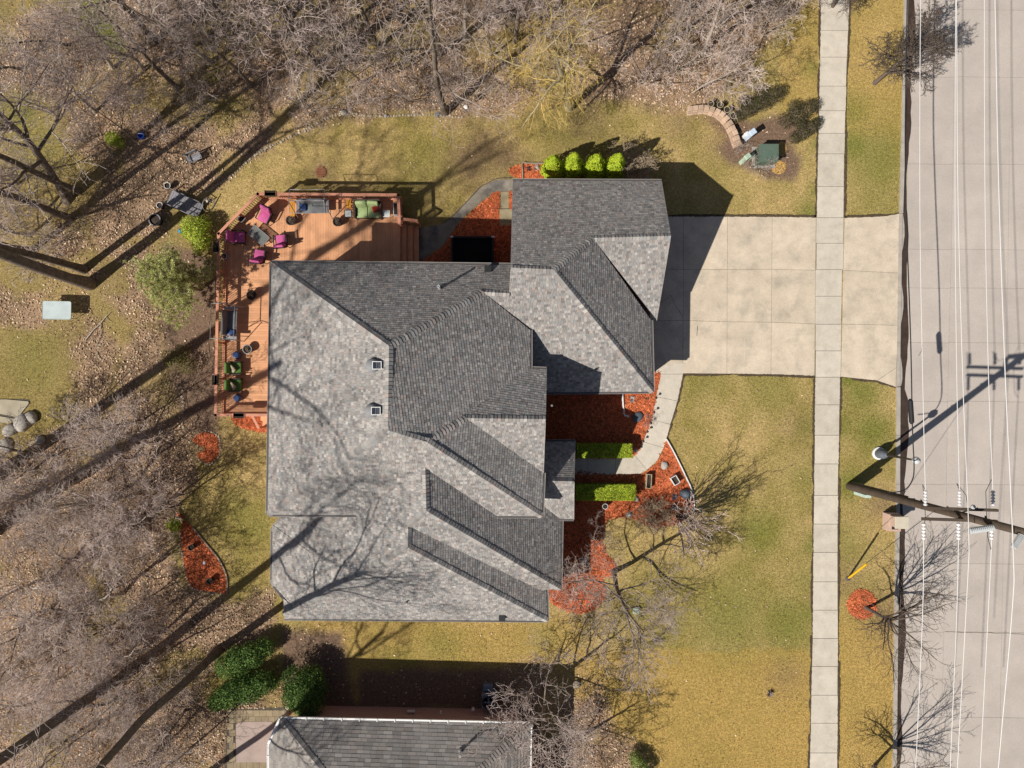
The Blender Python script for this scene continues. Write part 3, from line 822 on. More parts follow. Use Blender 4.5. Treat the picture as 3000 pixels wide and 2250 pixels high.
def caps(house, sol, verts, lines, pal, seed, n_single=300, expo=0.17, wid=0.185, count=[0]):
    rng = random.Random(seed)
    allc = []
    for va, vb, pa, pb in lines:
        a2 = verts[va][:2] if isinstance(va, str) else va; b2 = verts[vb][:2] if isinstance(vb, str) else vb
        a = (plane_pt(sol[pa], *a2) + plane_pt(sol[pb], *a2)) / 2; b = (plane_pt(sol[pa], *b2) + plane_pt(sol[pb], *b2)) / 2
        if a.z > b.z: a, b = b, a              # lay from the low end
        d = (b - a); Ln = d.length; d.normalize()
        ns = []
        for p in (pa, pb):
            q = [plane_pt(sol[p], 1000, 1000), plane_pt(sol[p], 1400, 1000), plane_pt(sol[p], 1000, 1400)]
            n = (q[1] - q[0]).cross(q[2] - q[0]).normalized()
            ns.append(n if n.z > 0 else -n)
        hz = Vector((-d.y, d.x, 0)).normalized()
        sides = []
        for sgn in (1, -1):
            best = None
            for n in ns:
                t = (hz * sgn - n * (hz * sgn).dot(n)); t = (t - d * t.dot(d)).normalized()
                if best is None or t.z < best.z: best = t
            sides.append(best)
        if pa == pb:
            sides = [hz - ns[0] * hz.dot(ns[0]), -(hz - ns[0] * hz.dot(ns[0]))]
        upv = (ns[0] + ns[1]).normalized()
        k = 0
        while k * expo < Ln:
            p0 = a + d * (k * expo); p1 = a + d * min(Ln, (k + 1) * expo + 0.02)
            h0, h1 = 0.055 + rng.uniform(0, .012), 0.028
            w = wid * rng.uniform(.93, 1.07)
            v = []
            for p, h in ((p0, h0), (p1, h1)):
                v += [p + sides[0] * w + upv * (h * .75), p + upv * (h + .012), p + sides[1] * w + upv * (h * .75), p + sides[1] * w - upv * .02, p + sides[0] * w - upv * .02]
            f = [(0, 1, 6, 5), (1, 2, 7, 6), (2, 3, 8, 7), (4, 0, 5, 9), (0, 4, 3, 2, 1), (5, 6, 7, 8, 9)]
            allc.append((v, f, shingle_color(rng, p0.x, p0.y, pal)))
            k += 1
    og = ORG[house.name]
    def mk(name, its):
        v, f, cl = [], [], []
        for tv, tf, c in its:
            b = len(v); v += [tuple(p - og) for p in tv]; f += [tuple(q + b for q in ff) for ff in tf]; cl += [c] * len(tv)
        me = bpy.data.meshes.new(name); me.from_pydata(v, [], f)
        ca = me.color_attributes.new('Col', 'FLOAT_COLOR', 'POINT')
        arr = np.ones((len(v), 4), dtype=np.float32); arr[:, :3] = np.array(cl); ca.data.foreach_set('color', arr.ravel())
        return new_obj(name, me, m_shin, house)
    for it in allc[:n_single]: mk('ridge_cap', [it])
    if len(allc) > n_single: tag(mk('ridge_caps', allc[n_single:]), kind='stuff')

HSOL = solve_planes(HV, HP)
house = thing('brick_house', 'large brick house with many-gabled grey shingle roof in the middle', 'house', tuple(P(1250, 1200)))
roof(house, HSOL, HV, HC, 0.136, 0.09, 0.19, PAL_MAIN, 0.014, 21)
caps(house, HSOL, HV, [('R1', 'R2', 'west', 'east'), ('A', 'R1', 'north', 'west'), ('R1', 'C', 'north', 'east'), ('C', 'D', 'north', 'garage_south'), ('SW', 'R2', 'west', 'south'), ('R2', 'V1', 'east', 'south'),
                       ('V1', 'L', 'south', 'front_east'), ('V1', 'G1', 'front_north', 'front_east'), ('G1', 'G2', 'front_north', 'front_gable'),
                       ('GR1', 'GR2', 'garage_north', 'garage_south'), ('GR2', 'GV', 'garage_north', 'garage_east'), ('GV', 'GP', 'garage_north', 'garage_gable'), ('GR2', 'GSE', 'garage_south', 'garage_east'),
                       ('WA1', 'WA2', 'wing_west', 'wing_a_east'), ('WA2', 'WAE', 'wing_a_east', 'wing_a_south'), ('WA2', 'B1', 'wing_west', 'wing_a_south'), ('B1', 'B2', 'wing_west', 'wing_b_east'),
                       ('B2', 'BE', 'wing_b_east', 'wing_b_south'), ('B2', 'BSW2', 'wing_west', 'wing_b_south'), ('PR1', 'PR2', 'porch_north', 'porch_south'),
                       ('W2', (905, 1626), 'wing_west', 'wing_west'), ('W3', (905, 1626), 'wing_west', 'wing_west')], PAL_MAIN, 22)

def hp(pl, v): return plane_pt(HSOL[pl], *(HV[v][:2] if isinstance(v, str) else v))
def gutter(a, b, parent, m=None, w=0.11, h=0.1, out=0.05):
    d = (b - a).normalized(); n = Vector((d.y, -d.x, 0))
    mb = MB()
    mb.bar(a + n * out - Vector((0, 0, .07)), b + n * out - Vector((0, 0, .07)), w, h)
    g = mb.build('gutter', m or m_gut, parent)
    MB().bar(a + n * (out + w / 2) - Vector((0, 0, .015)), b + n * (out + w / 2) - Vector((0, 0, .015)), .018, .02).build('gutter_lip', m_fascia if m is None else m, g)
    return g
for pl, a, b in [('north', 'B', 'A'), ('west', 'A', 'SW'), ('south', 'SW', 'L'), ('front_east', 'L', 'K'), ('front_north', 'G3', (1556, 1080)), ('east', 'F', 'E'), ('garage_north', 'GN2', 'GN1'), ('garage_south', (1600, 1149), 'GSE'),
                 ('garage_east', 'GSE', 'GK'), ('wing_a_east', 'WAE', 'WAN'), ('wing_b_east', 'BE', 'BN'), ('wing_b_south', 'BSW', 'BE'), ('wing_west', 'W2', 'W3'), ('wing_west', 'W3', 'W5'), ('wing_west', (838, 1507), 'W2'),
                 ('porch_north', 'PN1', 'PN2'), ('porch_south', 'PS2', 'PS1')]:
    va, vb = hp(pl, a), hp(pl, b)
    gutter(va, vb, house)
# rakes (barge boards) of the gables
for pl, a, b in [('front_north', 'G3', 'G2'), ('front_gable', 'G2', 'K'), ('garage_north', 'GN2', 'GP'), ('garage_gable', 'GP', 'GK2'), ('porch_north', 'PN1', 'PR2'), ('porch_south', 'PR2', 'PS1'), ('garage_north', 'GN1', 'GR1'), ('garage_south', 'GR1', 'D')]:
    MB().bar(hp(pl, a) - Vector((0, 0, .085)), hp(pl, b) - Vector((0, 0, .085)), .035, .15).build('barge_board', m_fascia, house)
# masonry walls
def walls(pxz, inset, ztop, parent, m=None, z0=-0.1):
    poly = [tuple(P(a, b, z)[:2]) for a, b, z in pxz]
    poly = shrink(ccw(poly), inset)
    return poly, MB().prism(poly, z0, ztop).build('wall', m or m_brick, parent)
FOOT = []
for pz, ins, zt in [([(796, 769, 5.9), (1546, 777, 5.9), (1553, 1080, 5.9), (1600, 1082, 5.8), (1588, 1512, 5.8), (785, 1507, 5.9)], .42, 5.7),
                    ([(1503, 529, 3.2), (1938, 531, 3.2), (1924, 936, 3.2), (1912, 1147, 3.2), (1503, 1149, 3.2)], .32, 3.05),
                    ([(842, 1480, 3.1), (1645, 1490, 3.2), (1641, 1722, 3.2), (1602, 1728, 3.2), (1603, 1818, 3.1), (832, 1812, 3.1), (831, 1753, 3.1), (797, 1709, 3.0), (799, 1547, 3.0), (838, 1507, 3.0)], .38, 2.85)]:
    FOOT.append(walls(pz, ins, zt, house)[0])
def gable_wall(pl1, a, pk, b, pl2, back):
    A_, K_, B_ = hp(pl1, a), hp(pl1, pk), hp(pl2, b)
    z0 = min(A_.z, B_.z) - .25
    k = Vector((-back, 0, -.12))
    t = [Vector((A_.x, A_.y, z0)) + k, K_ + k, Vector((B_.x, B_.y, z0)) + k]
    MB().add(t + [p - Vector((.2, 0, 0)) for p in t], [(0, 1, 2), (5, 4, 3), (0, 3, 4, 1), (1, 4, 5, 2), (2, 5, 3, 0)]).build('gable_wall', m_brick, house)
gable_wall('front_north', 'G3', 'G2', 'K', 'front_gable', .25)
gable_wall('garage_north', 'GN2', 'GP', 'GK2', 'garage_gable', .28)
gable_wall('porch_north', 'PN1', 'PR2', 'PS1', 'porch_south', .22)
# porch columns, step and front door; garage doors
for px, py in ((1672, 1310), (1669, 1502)):
    c = P(px, py, 3.1); MB().box((c.x, c.y, 1.5), (.36, .36, 3.05)).build('porch_column', m_brick, house)
ce = P(1672, 1310, 3.1); cf = P(1669, 1502, 3.1)
MB().bar((ce.x, ce.y, 3.0), (cf.x, cf.y, 3.0), .3, .2).build('porch_beam', m_fascia, house)
a = P(1608, 1345, 0); b = P(1645, 1470, 0)
MB().prism([(a.x, a.y), (b.x, a.y), (b.x, b.y), (a.x, b.y)], 0, .16).build('porch_step', m_walk, house)
d = P(1590, 1405, 5.8)
dr = MB().box((d.x - .42 + .03, d.y, 1.2), (.06, 1.0, 2.2)).build('front_door', mat('dark_door', (.10, .05, .035), .5, .1, 4), house)
MB().rbox((d.x - .35, d.y + .38, 1.1), (.05, .05, .12), .012).build('handle', m_gut, dr)
gwx = P(1912, 1147, 3.2).x - .30
for yy in (P(0, 760)[1], P(0, 870)[1] - .3, ):
    gd = MB().box((gwx + .06, yy, 1.15), (.06, 2.3, 2.3)).build('garage_door', m_white, house)
    for k in range(4): MB().box((gwx + .095, yy, .35 + k * .55), (.02, 2.2, .46)).build('door_panel', m_white, gd)
# bay bump on the deck side
b0 = P(895, 762, 3.5); b1 = P(1040, 764, 3.5); yw = P(796, 769, 5.9).y - .5
MB().prism([(b0.x + .12, b0.y - .12), (b1.x - .12, b0.y - .12), (b1.x - .12, yw), (b0.x + .12, yw)], 1.05, 3.35).build('bay_window', m_brick, house)
MB().prism([(b0.x + .25, b0.y), (b1.x, b0.y), (b1.x, yw), (b0.x, yw), (b0.x, b0.y - .3)], 3.36, 3.5).build('bay_roof', m_gut, house)
# roof furniture: two solar attic fans, vent pipes, box vents
m_dome = mat('grey_dome', (.24, .24, .245), .6, .12, 5)
m_pv = mat('solar_cell', (.03, .035, .05), .25, .2, 20, spec=.6)
m_black = mat('black_plastic', (.022, .022, .024), .55, .2, 6)
for px, py, side in ((1106, 1071, 'upper'), (1103, 1203, 'lower')):
    c = plane_pt(HSOL['west'], px - 12, py)
    t = thing('attic_fan', f'{side} of the two round solar attic fans beside the main ridge', 'attic fan', tuple(c), 0, 'solar attic fans on the roof')
    MB().lathe(c, [(.16, -.12), (.16, .12), (.27, .13), (.30, .17), (.27, .24), (.16, .30), (.03, .32)], 20).build('dome', m_dome, t, smooth=True)
    MB().lathe(c, [(.34, -.20), (.34, .01), (.30, .03)], 20).build('flashing', m_dome, t)
    p = c + Vector((.22, 0, .36))
    pn = MB().box(p, (.37, .33, .03), ry=.05).build('solar_panel', m_pv, t)
    for s in (-1, 1):
        MB().box(p + Vector((0, s * .16, .012)), (.40, .03, .04), ry=.05).build('frame_bar', m_white, pn)
        MB().box(p + Vector((s * .185, 0, .012 - s * .009)), (.03, .29, .04), ry=.05).build('frame_bar', m_white, pn)
    for q in range(1, 4): MB().box(p + Vector((-.185 + q * .0925, 0, .016)), (.006, .29, .004), ry=.05).build('cell_line', m_pvc, pn)
    MB().bar(c + Vector((.1, 0, .25)), p - Vector((0, 0, .02)), .04).build('bracket', m_dome, t)
def vent(px, py, pl, h, r, m, lab):
    c = plane_pt(HSOL[pl], px, py)
    t = thing('vent_pipe', lab, 'vent pipe', tuple(c))
    MB().lathe(c, [(r * 2.2, -.12), (r * 2.0, .03), (r * 1.25, .05)], 12).build('flashing', m_gut, t)
    mb = MB().lathe(c, [(r, -.1), (r, h), (r * .72, h), (r * .72, h - .12)], 14)
    mb.build('pipe', m, t)
vent(1289, 845, 'north', .75, .062, m_pvc, 'white vent pipe with a long shadow on the north slope')
vent(1190, 1763, 'wing_b_south', .3, .04, m_pvc, 'short white vent pipe on the south slope of the wing')
vent(1617, 1188, 'front_north', .16, .03, m_pvc, 'tiny white vent stub on the front gable slope')
def boxvent(px, py, pl, lab):
    c = plane_pt(HSOL[pl], px, py)
    t = thing('roof_vent', lab, 'roof vent', tuple(c))
    MB().rbox(c + Vector((0, 0, .03)), (.26, .24, .2), .02).build('housing', m_black, t)
    MB().rbox(c + Vector((0, 0, .15)), (.34, .32, .04), .015).build('cap', m_black, t)
boxvent(1430, 789, 'north', 'small dark box vent near the north eave by the garage')
boxvent(1471, 1808, 'wing_b_south', 'small dark box vent near the bottom eave of the wing')

# ------------------------------------------------------------------ neighbouring house at the bottom edge
NV = dict(a=(822, 2107, 3.0, .3), b=(1553, 2122, 3.0, .3), c=(1310, 2345, 5.2, .3), d=(1012, 2345, 5.2, .3), e=(1012, 2560, 5.2, .2), f=(786, 2560, 3.0, .3), g=(788, 2182, 3.0, .3), h=(819, 2156, 3.05, .05), i=(1545, 2560, 3.0, .3), j=(1310, 2560, 5.2, .2))
NPL = dict(north=['a', 'b', 'c', 'd'], west=['a', 'd', 'e', 'f', 'g'], east=['b', 'i', 'j', 'c'])
NSOL = solve_planes(NV, NPL)
NCX = dict(north=[['a', 'b', 'c', 'd']], west=[['a', 'd', 'e', 'f', 'g']], east=[['b', 'i', 'j', 'c']])
nb = thing('neighbour_house', 'neighbouring house with grey shingle roof and white gutter at the bottom edge', 'house', tuple(P(1180, 2250)))
roof(nb, NSOL, NV, NCX, 0.185, 0.28, 0.5, PAL_NB, 0.013, 33)
caps(nb, NSOL, NV, [('a', 'd', 'north', 'west'), ('b', 'c', 'north', 'east'), ('c', 'd', 'north', 'north'), ('d', 'e', 'west', 'west'), ('c', 'j', 'east', 'east')], PAL_NB, 34, n_single=200, expo=.17, wid=.2)
npz = lambda pl, v: plane_pt(NSOL[pl], *(NV[v][:2] if isinstance(v, str) else v))
for pl, a, b in (('north', 'b', 'a'), ('west', 'a', 'g'), ('west', 'g', 'f'), ('east', 'i', 'b')):
    va, vb = npz(pl, a), npz(pl, b)
    g = gutter(va, vb, nb, m_white, w=.12)
    dn = (vb - va); L_ = dn.length; dn.normalize(); nn = Vector((dn.y, -dn.x, 0))
    k = .6
    while k < L_ - .2:
        p = va + dn * k; MB().bar(p - nn * .06 + Vector((0, 0, .02)), p + nn * .12 + Vector((0, 0, .005)), .05, .012).build('hanger', m_white, g); k += .92
pw = [P(822, 2107, 3), P(1553, 2122, 3), P(1548, 2560, 3), P(788, 2560, 3), P(788, 2182, 3)]
nwp = shrink(ccw([tuple(p[:2]) for p in pw]), .62)
m_brick2 = brick_mat('pink_brick', (0.50, 0.27, 0.22), (0.42, 0.22, 0.18), (0.48, 0.40, 0.35))
MB().prism(nwp, -.1, 2.85).build('wall', m_brick2, nb)
FOOT.append(nwp)
yb = max(p[1] for p in nwp)
MB().box((P(1210, 2100).x, yb + .012, .75), (.42, .05, .2)).build('wall_vent', m_pvc, nb)
MB().tube([(P(1296, 0).x, yb - .06, .9), (P(1296, 0).x, yb + .1, .9)], .05, 10).build('outlet_pipe', m_white, nb)
ml = MB().lathe((P(1388, 0).x, yb + .09, .55), [(.05, 0), (.09, .05), (.09, .25), (.04, .3)], 12); ml.build('meter', m_pvc, nb)
c = plane_pt(NSOL['north'], 1350, 2200)
t = thing('vent_pipe', 'pale vent pipe on the roof of the neighbouring house', 'vent pipe', tuple(c))
MB().lathe(c, [(.14, -.1), (.13, .03), (.07, .05)], 12).build('flashing', m_gut, t)
MB().lathe(c, [(.055, -.1), (.055, .55), (.038, .55), (.038, .4)], 12).build('pipe', m_pvc, t)
# ------------------------------------------------------------------ timber deck behind the house
m_wood = mat('red_cedar_deck', (0.68, 0.345, 0.18), 0.75, 0.16, 2.0, bump=0.2, bscale=40, objvar=0.10, fine=0.08)
m_rail = mat('red_cedar_rail', (0.60, 0.27, 0.175), 0.7, 0.14, 3.0, bump=0.15, objvar=0.06)
DZ = 1.0
deck = thing('timber_deck', 'red-brown timber deck with railing wrapped round the north-west house corner', 'deck', tuple(P(900, 800)))
ra, rb_, rc_, rd_, re_ = P(755, 568, 2), P(1167, 571, 2), P(640, 684, 2), P(631, 1216, 2), P(800, 1218, 2)
wx = P(796, 769, 5.9).x + .45; wy = P(796, 769, 5.9).y - .45
split = P(0, 812, 1).y
rx = P(1172, 600, 1).x
up_poly = ccw([tuple(ra[:2]), (rx, rb_.y), (rx, wy), (wx, wy), (wx, split), (rc_.x, split), tuple(rc_[:2])])
up1 = ccw([tuple(ra[:2]), (rx, rb_.y), (rx, wy), (rc_.x, wy), tuple(rc_[:2])])
lo_x0 = lambda y: rc_.x + (rd_.x - rc_.x) * (rc_.y - y) / (rc_.y - rd_.y)
x = rc_.x - .05
while x < rx:
    low = wy if x > wx - .07 else split
    q = clip_convex([(x, low), (min(x + .136, rx), low), (min(x + .136, rx), rb_.y + 1), (x, rb_.y + 1)], ccw([tuple(ra[:2]), (rx, rb_.y), (rx, split - 1), (rc_.x, split - 1), tuple(rc_[:2])]))
    if len(q) >= 3: MB().prism(q, DZ - .035, DZ + rnd.uniform(-.002, .002)).build('deck_board', m_wood, deck)
    x += .142
y = split - .006
while y - .136 > rd_.y - .05:
    MB().prism([(lo_x0(y), y - .136), (wx, y - .136), (wx, y), (lo_x0(y), y)], DZ - .035, DZ + rnd.uniform(-.002, .002)).build('deck_board', m_wood, deck)
    y -= .142
# skirt
def wallstrip(a, b, z0, z1, th, name, m, parent):
    d = Vector((b[0] - a[0], b[1] - a[1], 0)).normalized(); n = Vector((-d.y, d.x, 0)) * th / 2
    A_ = Vector((a[0], a[1], 0)); B_ = Vector((b[0], b[1], 0))
    return MB().prism([tuple((A_ - n)[:2]), tuple((B_ - n)[:2]), tuple((B_ + n)[:2]), tuple((A_ + n)[:2])], z0, z1).build(name, m, parent)
path = [(rx, rb_.y), tuple(ra[:2]), tuple(rc_[:2]), (rd_.x, rd_.y), (wx - .1, rd_.y)]
for a, b in zip(path[:-1], path[1:]): wallstrip(a, b, -.05, DZ - .04, .04, 'skirt_board', m_rail, deck)
# railing: cap rails, bottom rails, posts, balusters
bal_me = MB().box((0, 0, 0), (.026, .026, .86)).build('baluster', m_rail, deck, local=True)
first_bal = [bal_me]
def baluster(x, y, zc=DZ + .50):
    if first_bal: o = first_bal.pop()
    else:
        o = bal_me.copy(); C.objects.link(o)
    og = ORG[deck.name]; o.location = (x - og.x, y - og.y, zc - og.z)
def railing(a, b, posts, z1=2.0):
    a3 = Vector((a[0], a[1], 0)); b3 = Vector((b[0], b[1], 0)); d = (b3 - a3); L_ = d.length; d.normalize()
    MB().bar(a3 + Vector((0, 0, z1 - .02)) - d * .07, b3 + Vector((0, 0, z1 - .02)) + d * .07, .15, .04).build('cap_rail', m_rail, deck)
    MB().bar(a3 + Vector((0, 0, z1 - .09)), b3 + Vector((0, 0, z1 - .09)), .04, .09).build('upper_rail', m_rail, deck)
    MB().bar(a3 + Vector((0, 0, DZ + .12)), b3 + Vector((0, 0, DZ + .12)), .09, .04).build('bottom_rail', m_rail, deck)
    for t in posts:
        p = a3 + d * (L_ * t); MB().box((p.x, p.y, DZ + .46), (.10, .10, 1.0)).build('rail_post', m_rail, deck)
    k = .12
    n = Vector((d.y, -d.x, 0)) * .03
    while k < L_ - .06:
        p = a3 + d * k + n; baluster(p.x, p.y); k += .13
cap = [(rb_.x, rb_.y), tuple(ra[:2]), tuple(rc_[:2]), (rd_.x, rd_.y), (wx - .1, rd_.y)]
railing(cap[0], cap[1], (0, .25, .5, .75, 1))
railing(cap[1], cap[2], (.5, 1))
railing(cap[2], cap[3], (.2, .4, .6, .8, 1))
railing(cap[3], cap[4], (.5, 1))
se = P(1172, 652, 2)
railing((rb_.x, rb_.y), (rb_.x + .05, se.y), (1,))
# stairs down to the path on the right
sy0, sy1 = P(0, 655, 1).y, wy + .02
for k in range(3):
    MB().box((rx + .17 + .31 * k, (sy0 + sy1) / 2, DZ - .19 - .25 * k), (.30, sy0 - sy1, .05)).build('stair_tread', m_wood, deck)
    MB().box((rx + .03 + .31 * k, (sy0 + sy1) / 2, DZ - .12 - .25 * k), (.03, sy0 - sy1, .17)).build('stair_riser', m_rail, deck)
for yy in (sy0 - .03, sy1 + .06): MB().bar((rx, yy, DZ - .35), (rx + 1.0, yy, .12), .04, .24).build('stair_stringer', m_rail, deck)
MB().box((rx + .98, sy0 + .05, .72), (.10, .10, 1.5)).build('rail_post', m_rail, deck)
MB().bar((rx, sy0 + .05, 1.98), (rx + 1.02, sy0 + .05, 1.46), .15, .04).build('stair_handrail', m_rail, deck)
for k in range(7): MB().box((rx + .13 + k * .125, sy0 + .05, 1.32 - k * .075), (.036, .036, .98)).build('stair_baluster', m_rail, deck)
# small stair at the south end
e0 = P(770, 1216, 1)
for k in range(2): MB().box((e0.x + .3, rd_.y - .22 - .3 * k, DZ - .25 - .3 * k), (1.0, .29, .05)).build('stair_tread', m_wood, deck)
MB().bar((e0.x - .25, rd_.y, 1.96), (e0.x - .1, rd_.y - .75, 1.35), .14, .04).build('stair_handrail', m_rail, deck)
MB().box((e0.x - .1, rd_.y - .72, .65), (.1, .1, 1.4)).build('rail_post', m_rail, deck)

# ------------------------------------------------------------------ deck furniture
m_pink = mat('pink_cushion', (0.56, 0.115, 0.29), 0.9, 0.14, 5.0, bump=0.3, bscale=25)
m_grn = mat('sage_cushion', (0.42, 0.52, 0.24), 0.9, 0.10, 5.0, bump=0.3, bscale=25)
m_dgrn = mat('dark_green_cushion', (0.10, 0.20, 0.05), 0.9, 0.15, 5.0, bump=0.3, bscale=25)
m_tan = mat('tan_pillow', (0.42, 0.36, 0.24), 0.9, 0.15, 6.0, bump=0.3)
m_red = mat('red_pillow', (0.45, 0.05, 0.035), 0.8, 0.2, 6.0, bump=0.3)
m_frame = mat('bronze_frame', (0.055, 0.045, 0.04), 0.5, 0.2, 6.0, metal=.3)
m_steel = mat('grey_steel', (0.30, 0.30, 0.31), 0.45, 0.12, 6.0, metal=.4)
m_glass = mat('smoky_glass', (0.28, 0.30, 0.28), 0.12, 0.05, 3.0, alpha=0.45, spec=.6)
m_cover = mat('grey_canvas', (0.165, 0.17, 0.175), 0.85, 0.18, 3.0, bump=0.5, bscale=12)
m_soil = mat('potting_soil', (0.055, 0.04, 0.03), 0.95, 0.4, 15, bump=0.6)
m_terra = mat('terracotta', (0.32, 0.13, 0.07), 0.8, 0.15, 6)
m_orng = mat('amber_wood', (0.58, 0.26, 0.03), 0.6, 0.15, 4)
m_blue = mat('blue_plastic', (0.025, 0.055, 0.16), 0.35, 0.15, 5, spec=.5)
m_wick = mat('wicker', (0.10, 0.07, 0.055), 0.8, 0.3, 30, bump=.5, bscale=90)
m_teal = mat('white_tabletop', (0.62, 0.66, 0.64), 0.25, 0.08, 4, spec=.5)
m_dry = mat('dry_stalks', (0.46, 0.36, 0.25), 0.9, 0.3, 12)

def deckpt(px, py, z): return P(px, py, z)
def armchair(lab, px, py, ang, first=[None]):
    p = P(px, py, DZ + .45)
    loc = (p.x, p.y, DZ)
    if first[0] is not None:
        return dup(first[0], loc, ang, lab)
    t = thing('armchair', lab, 'armchair', (0, 0, 0), 0, 'pink cushioned armchairs on the deck')
    MB().rbox((0, .05, .40), (.58, .58, .16), .05, seg=3).build('seat_cushion', m_pink, t, smooth=True)
    b = MB().rbox((0, -.30, .68), (.58, .17, .50), .06, rx=.28, seg=3).build('back_cushion', m_pink, t, smooth=True)
    MB().rbox((0, -.37, .93), (.54, .13, .16), .05, rx=.28, seg=3).build('head_roll', m_pink, b, smooth=True)
    MB().box((0, .02, .29), (.66, .66, .05)).build('seat_frame', m_frame, t)
    MB().rbox((0, -.40, .60), (.64, .05, .60), .02, rx=.28).build('back_frame', m_frame, t)
    for s in (-1, 1):
        MB().rbox((s * .345, .02, .56), (.07, .66, .05), .02).build('armrest', m_frame, t)
        for yy in (-.32, .32):
            MB().tube([(s * .345, yy, 0), (s * .345, yy, .55)], .022, 8).build('leg', m_frame, t)
    t.location = loc; t.rotation_euler = (0, 0, ang)
    first[0] = t
    return t
armchair('pink armchair nearest the deck rail, just below the angled railing', 775, 632, math.radians(153))
armchair('pink armchair in the deck corner, left of the glass coffee table', 697, 695, math.radians(-90))
armchair('pink armchair right of the glass coffee table, turned toward it', 822, 706, math.radians(5))
armchair('pink armchair closest to the house roof corner, below the glass table', 758, 750, math.radians(-8))

def glass_table():
    c = P(758, 690, DZ + .42)
    t = thing('coffee_table', 'smoky glass coffee table between the four pink armchairs', 'table', (c.x, c.y, DZ), math.radians(-40))
    MB().rbox((0, 0, .42), (1.02, .56, .012), .004).build('glass_top', m_glass, t, local=True)
    for s in (-1, 1):
        MB().bar((-.52, s * .29, .42), (.52, s * .29, .42), .035).build('rim', m_steel, t, local=True)
        MB().bar((s * .53, -.29, .42), (s * .53, .29, .42), .035).build('rim', m_steel, t, local=True)
        for q in (-1, 1): MB().tube([(s * .46, q * .23, 0), (s * .49, q * .26, .41)], .018, 8).build('leg', m_frame, t, local=True)
    MB().box((.05, 0, .16), (.7, .36, .02)).build('shelf', m_wick, t, local=True)
glass_table()
def side_stool():
    c = P(708, 640, DZ + .4)
    t = thing('side_table', 'small square dark side table against the angled railing', 'table', (c.x, c.y, DZ), math.radians(45))
    MB().rbox((0, 0, .41), (.30, .30, .03), .01).build('tabletop', m_frame, t, local=True)
    for s in (-1, 1):
        MB().bar((-.16, s * .155, .425), (.16, s * .155, .425), .03).build('rim', m_steel, t, local=True)
        MB().bar((s * .165, -.14, .425), (s * .165, .14, .425), .03).build('rim', m_steel, t, local=True)
        for q in (-1, 1): MB().tube([(s * .13, q * .13, 0), (s * .13, q * .13, .4)], .014, 6).build('leg', m_steel, t, local=True)
    MB().lathe((0, 0, .425), [(.04, 0), (.07, .1), (.06, .12)], 10).build('candle_cup', m_soil, t, local=True)
side_stool()

def porch_swing(lab, px, py, ang, seat_m, canopy):
    c = P(px, py, DZ + .9)
    t = thing('porch_swing', lab, 'swing', (c.x, c.y, DZ), ang)
    W, Dp, Hh = 1.85, 1.15, 1.75
    for s in (-1, 1):
        for q in (-1, 1):
            MB().tube([(s * W / 2, q * Dp / 2, 0), (s * W / 2, q * .10, Hh)], .024, 8).build('frame_leg', m_steel, t, local=True)
        MB().tube([(s * W / 2, -.42, .45), (s * W / 2, .42, .45)], .016, 8).build('cross_bar', m_steel, t, local=True)
        MB().box((s * (W / 2 - .13), .02, .64), (.16, .72, .035)).build('side_tray', m_steel, t, local=True)
        MB().tube([(s * .68, .1, .56), (s * .7, 0, Hh)], .010, 6).build('hanger_rod', m_steel, t, local=True)
        if canopy:
            MB().tube([(s * W / 2, -.62, Hh - .12), (s * W / 2, 0, Hh + .12), (s * W / 2, .62, Hh - .12)], .016, 8).build('canopy_arm', m_steel, t, local=True)
    MB().tube([(-W / 2, 0, Hh), (W / 2, 0, Hh)], .024, 8).build('top_bar', m_steel, t, local=True)
    if canopy:
        for q in (-.62, .62): MB().tube([(-W / 2, q, Hh - .12), (W / 2, q, Hh - .12)], .016, 8).build('canopy_bar', m_steel, t, local=True)
    MB().rbox((0, .08, .50), (1.36, .54, .10), .045, seg=3).build('seat_cushion', seat_m, t, smooth=True, local=True)
    MB().rbox((0, -.23, .76), (1.36, .10, .52), .045, rx=.22, seg=3).build('back_cushion', seat_m, t, smooth=True, local=True)
    MB().rbox((.52, .05, .60), (.34, .40, .13), .05, seg=3).build('pillow', m_blue if canopy else m_cover, t, smooth=True, local=True)
    for k in range(6): MB().box((0, -.16 + k * .09, .44), (1.34, .05, .02)).build('slat', m_steel, t, local=True)
porch_swing('grey canopy-frame porch swing along the top deck railing', 912, 600, math.pi, m_cover, True)
porch_swing('grey porch swing facing the house on the west deck', 668, 945, math.radians(-92), m_cover, True)

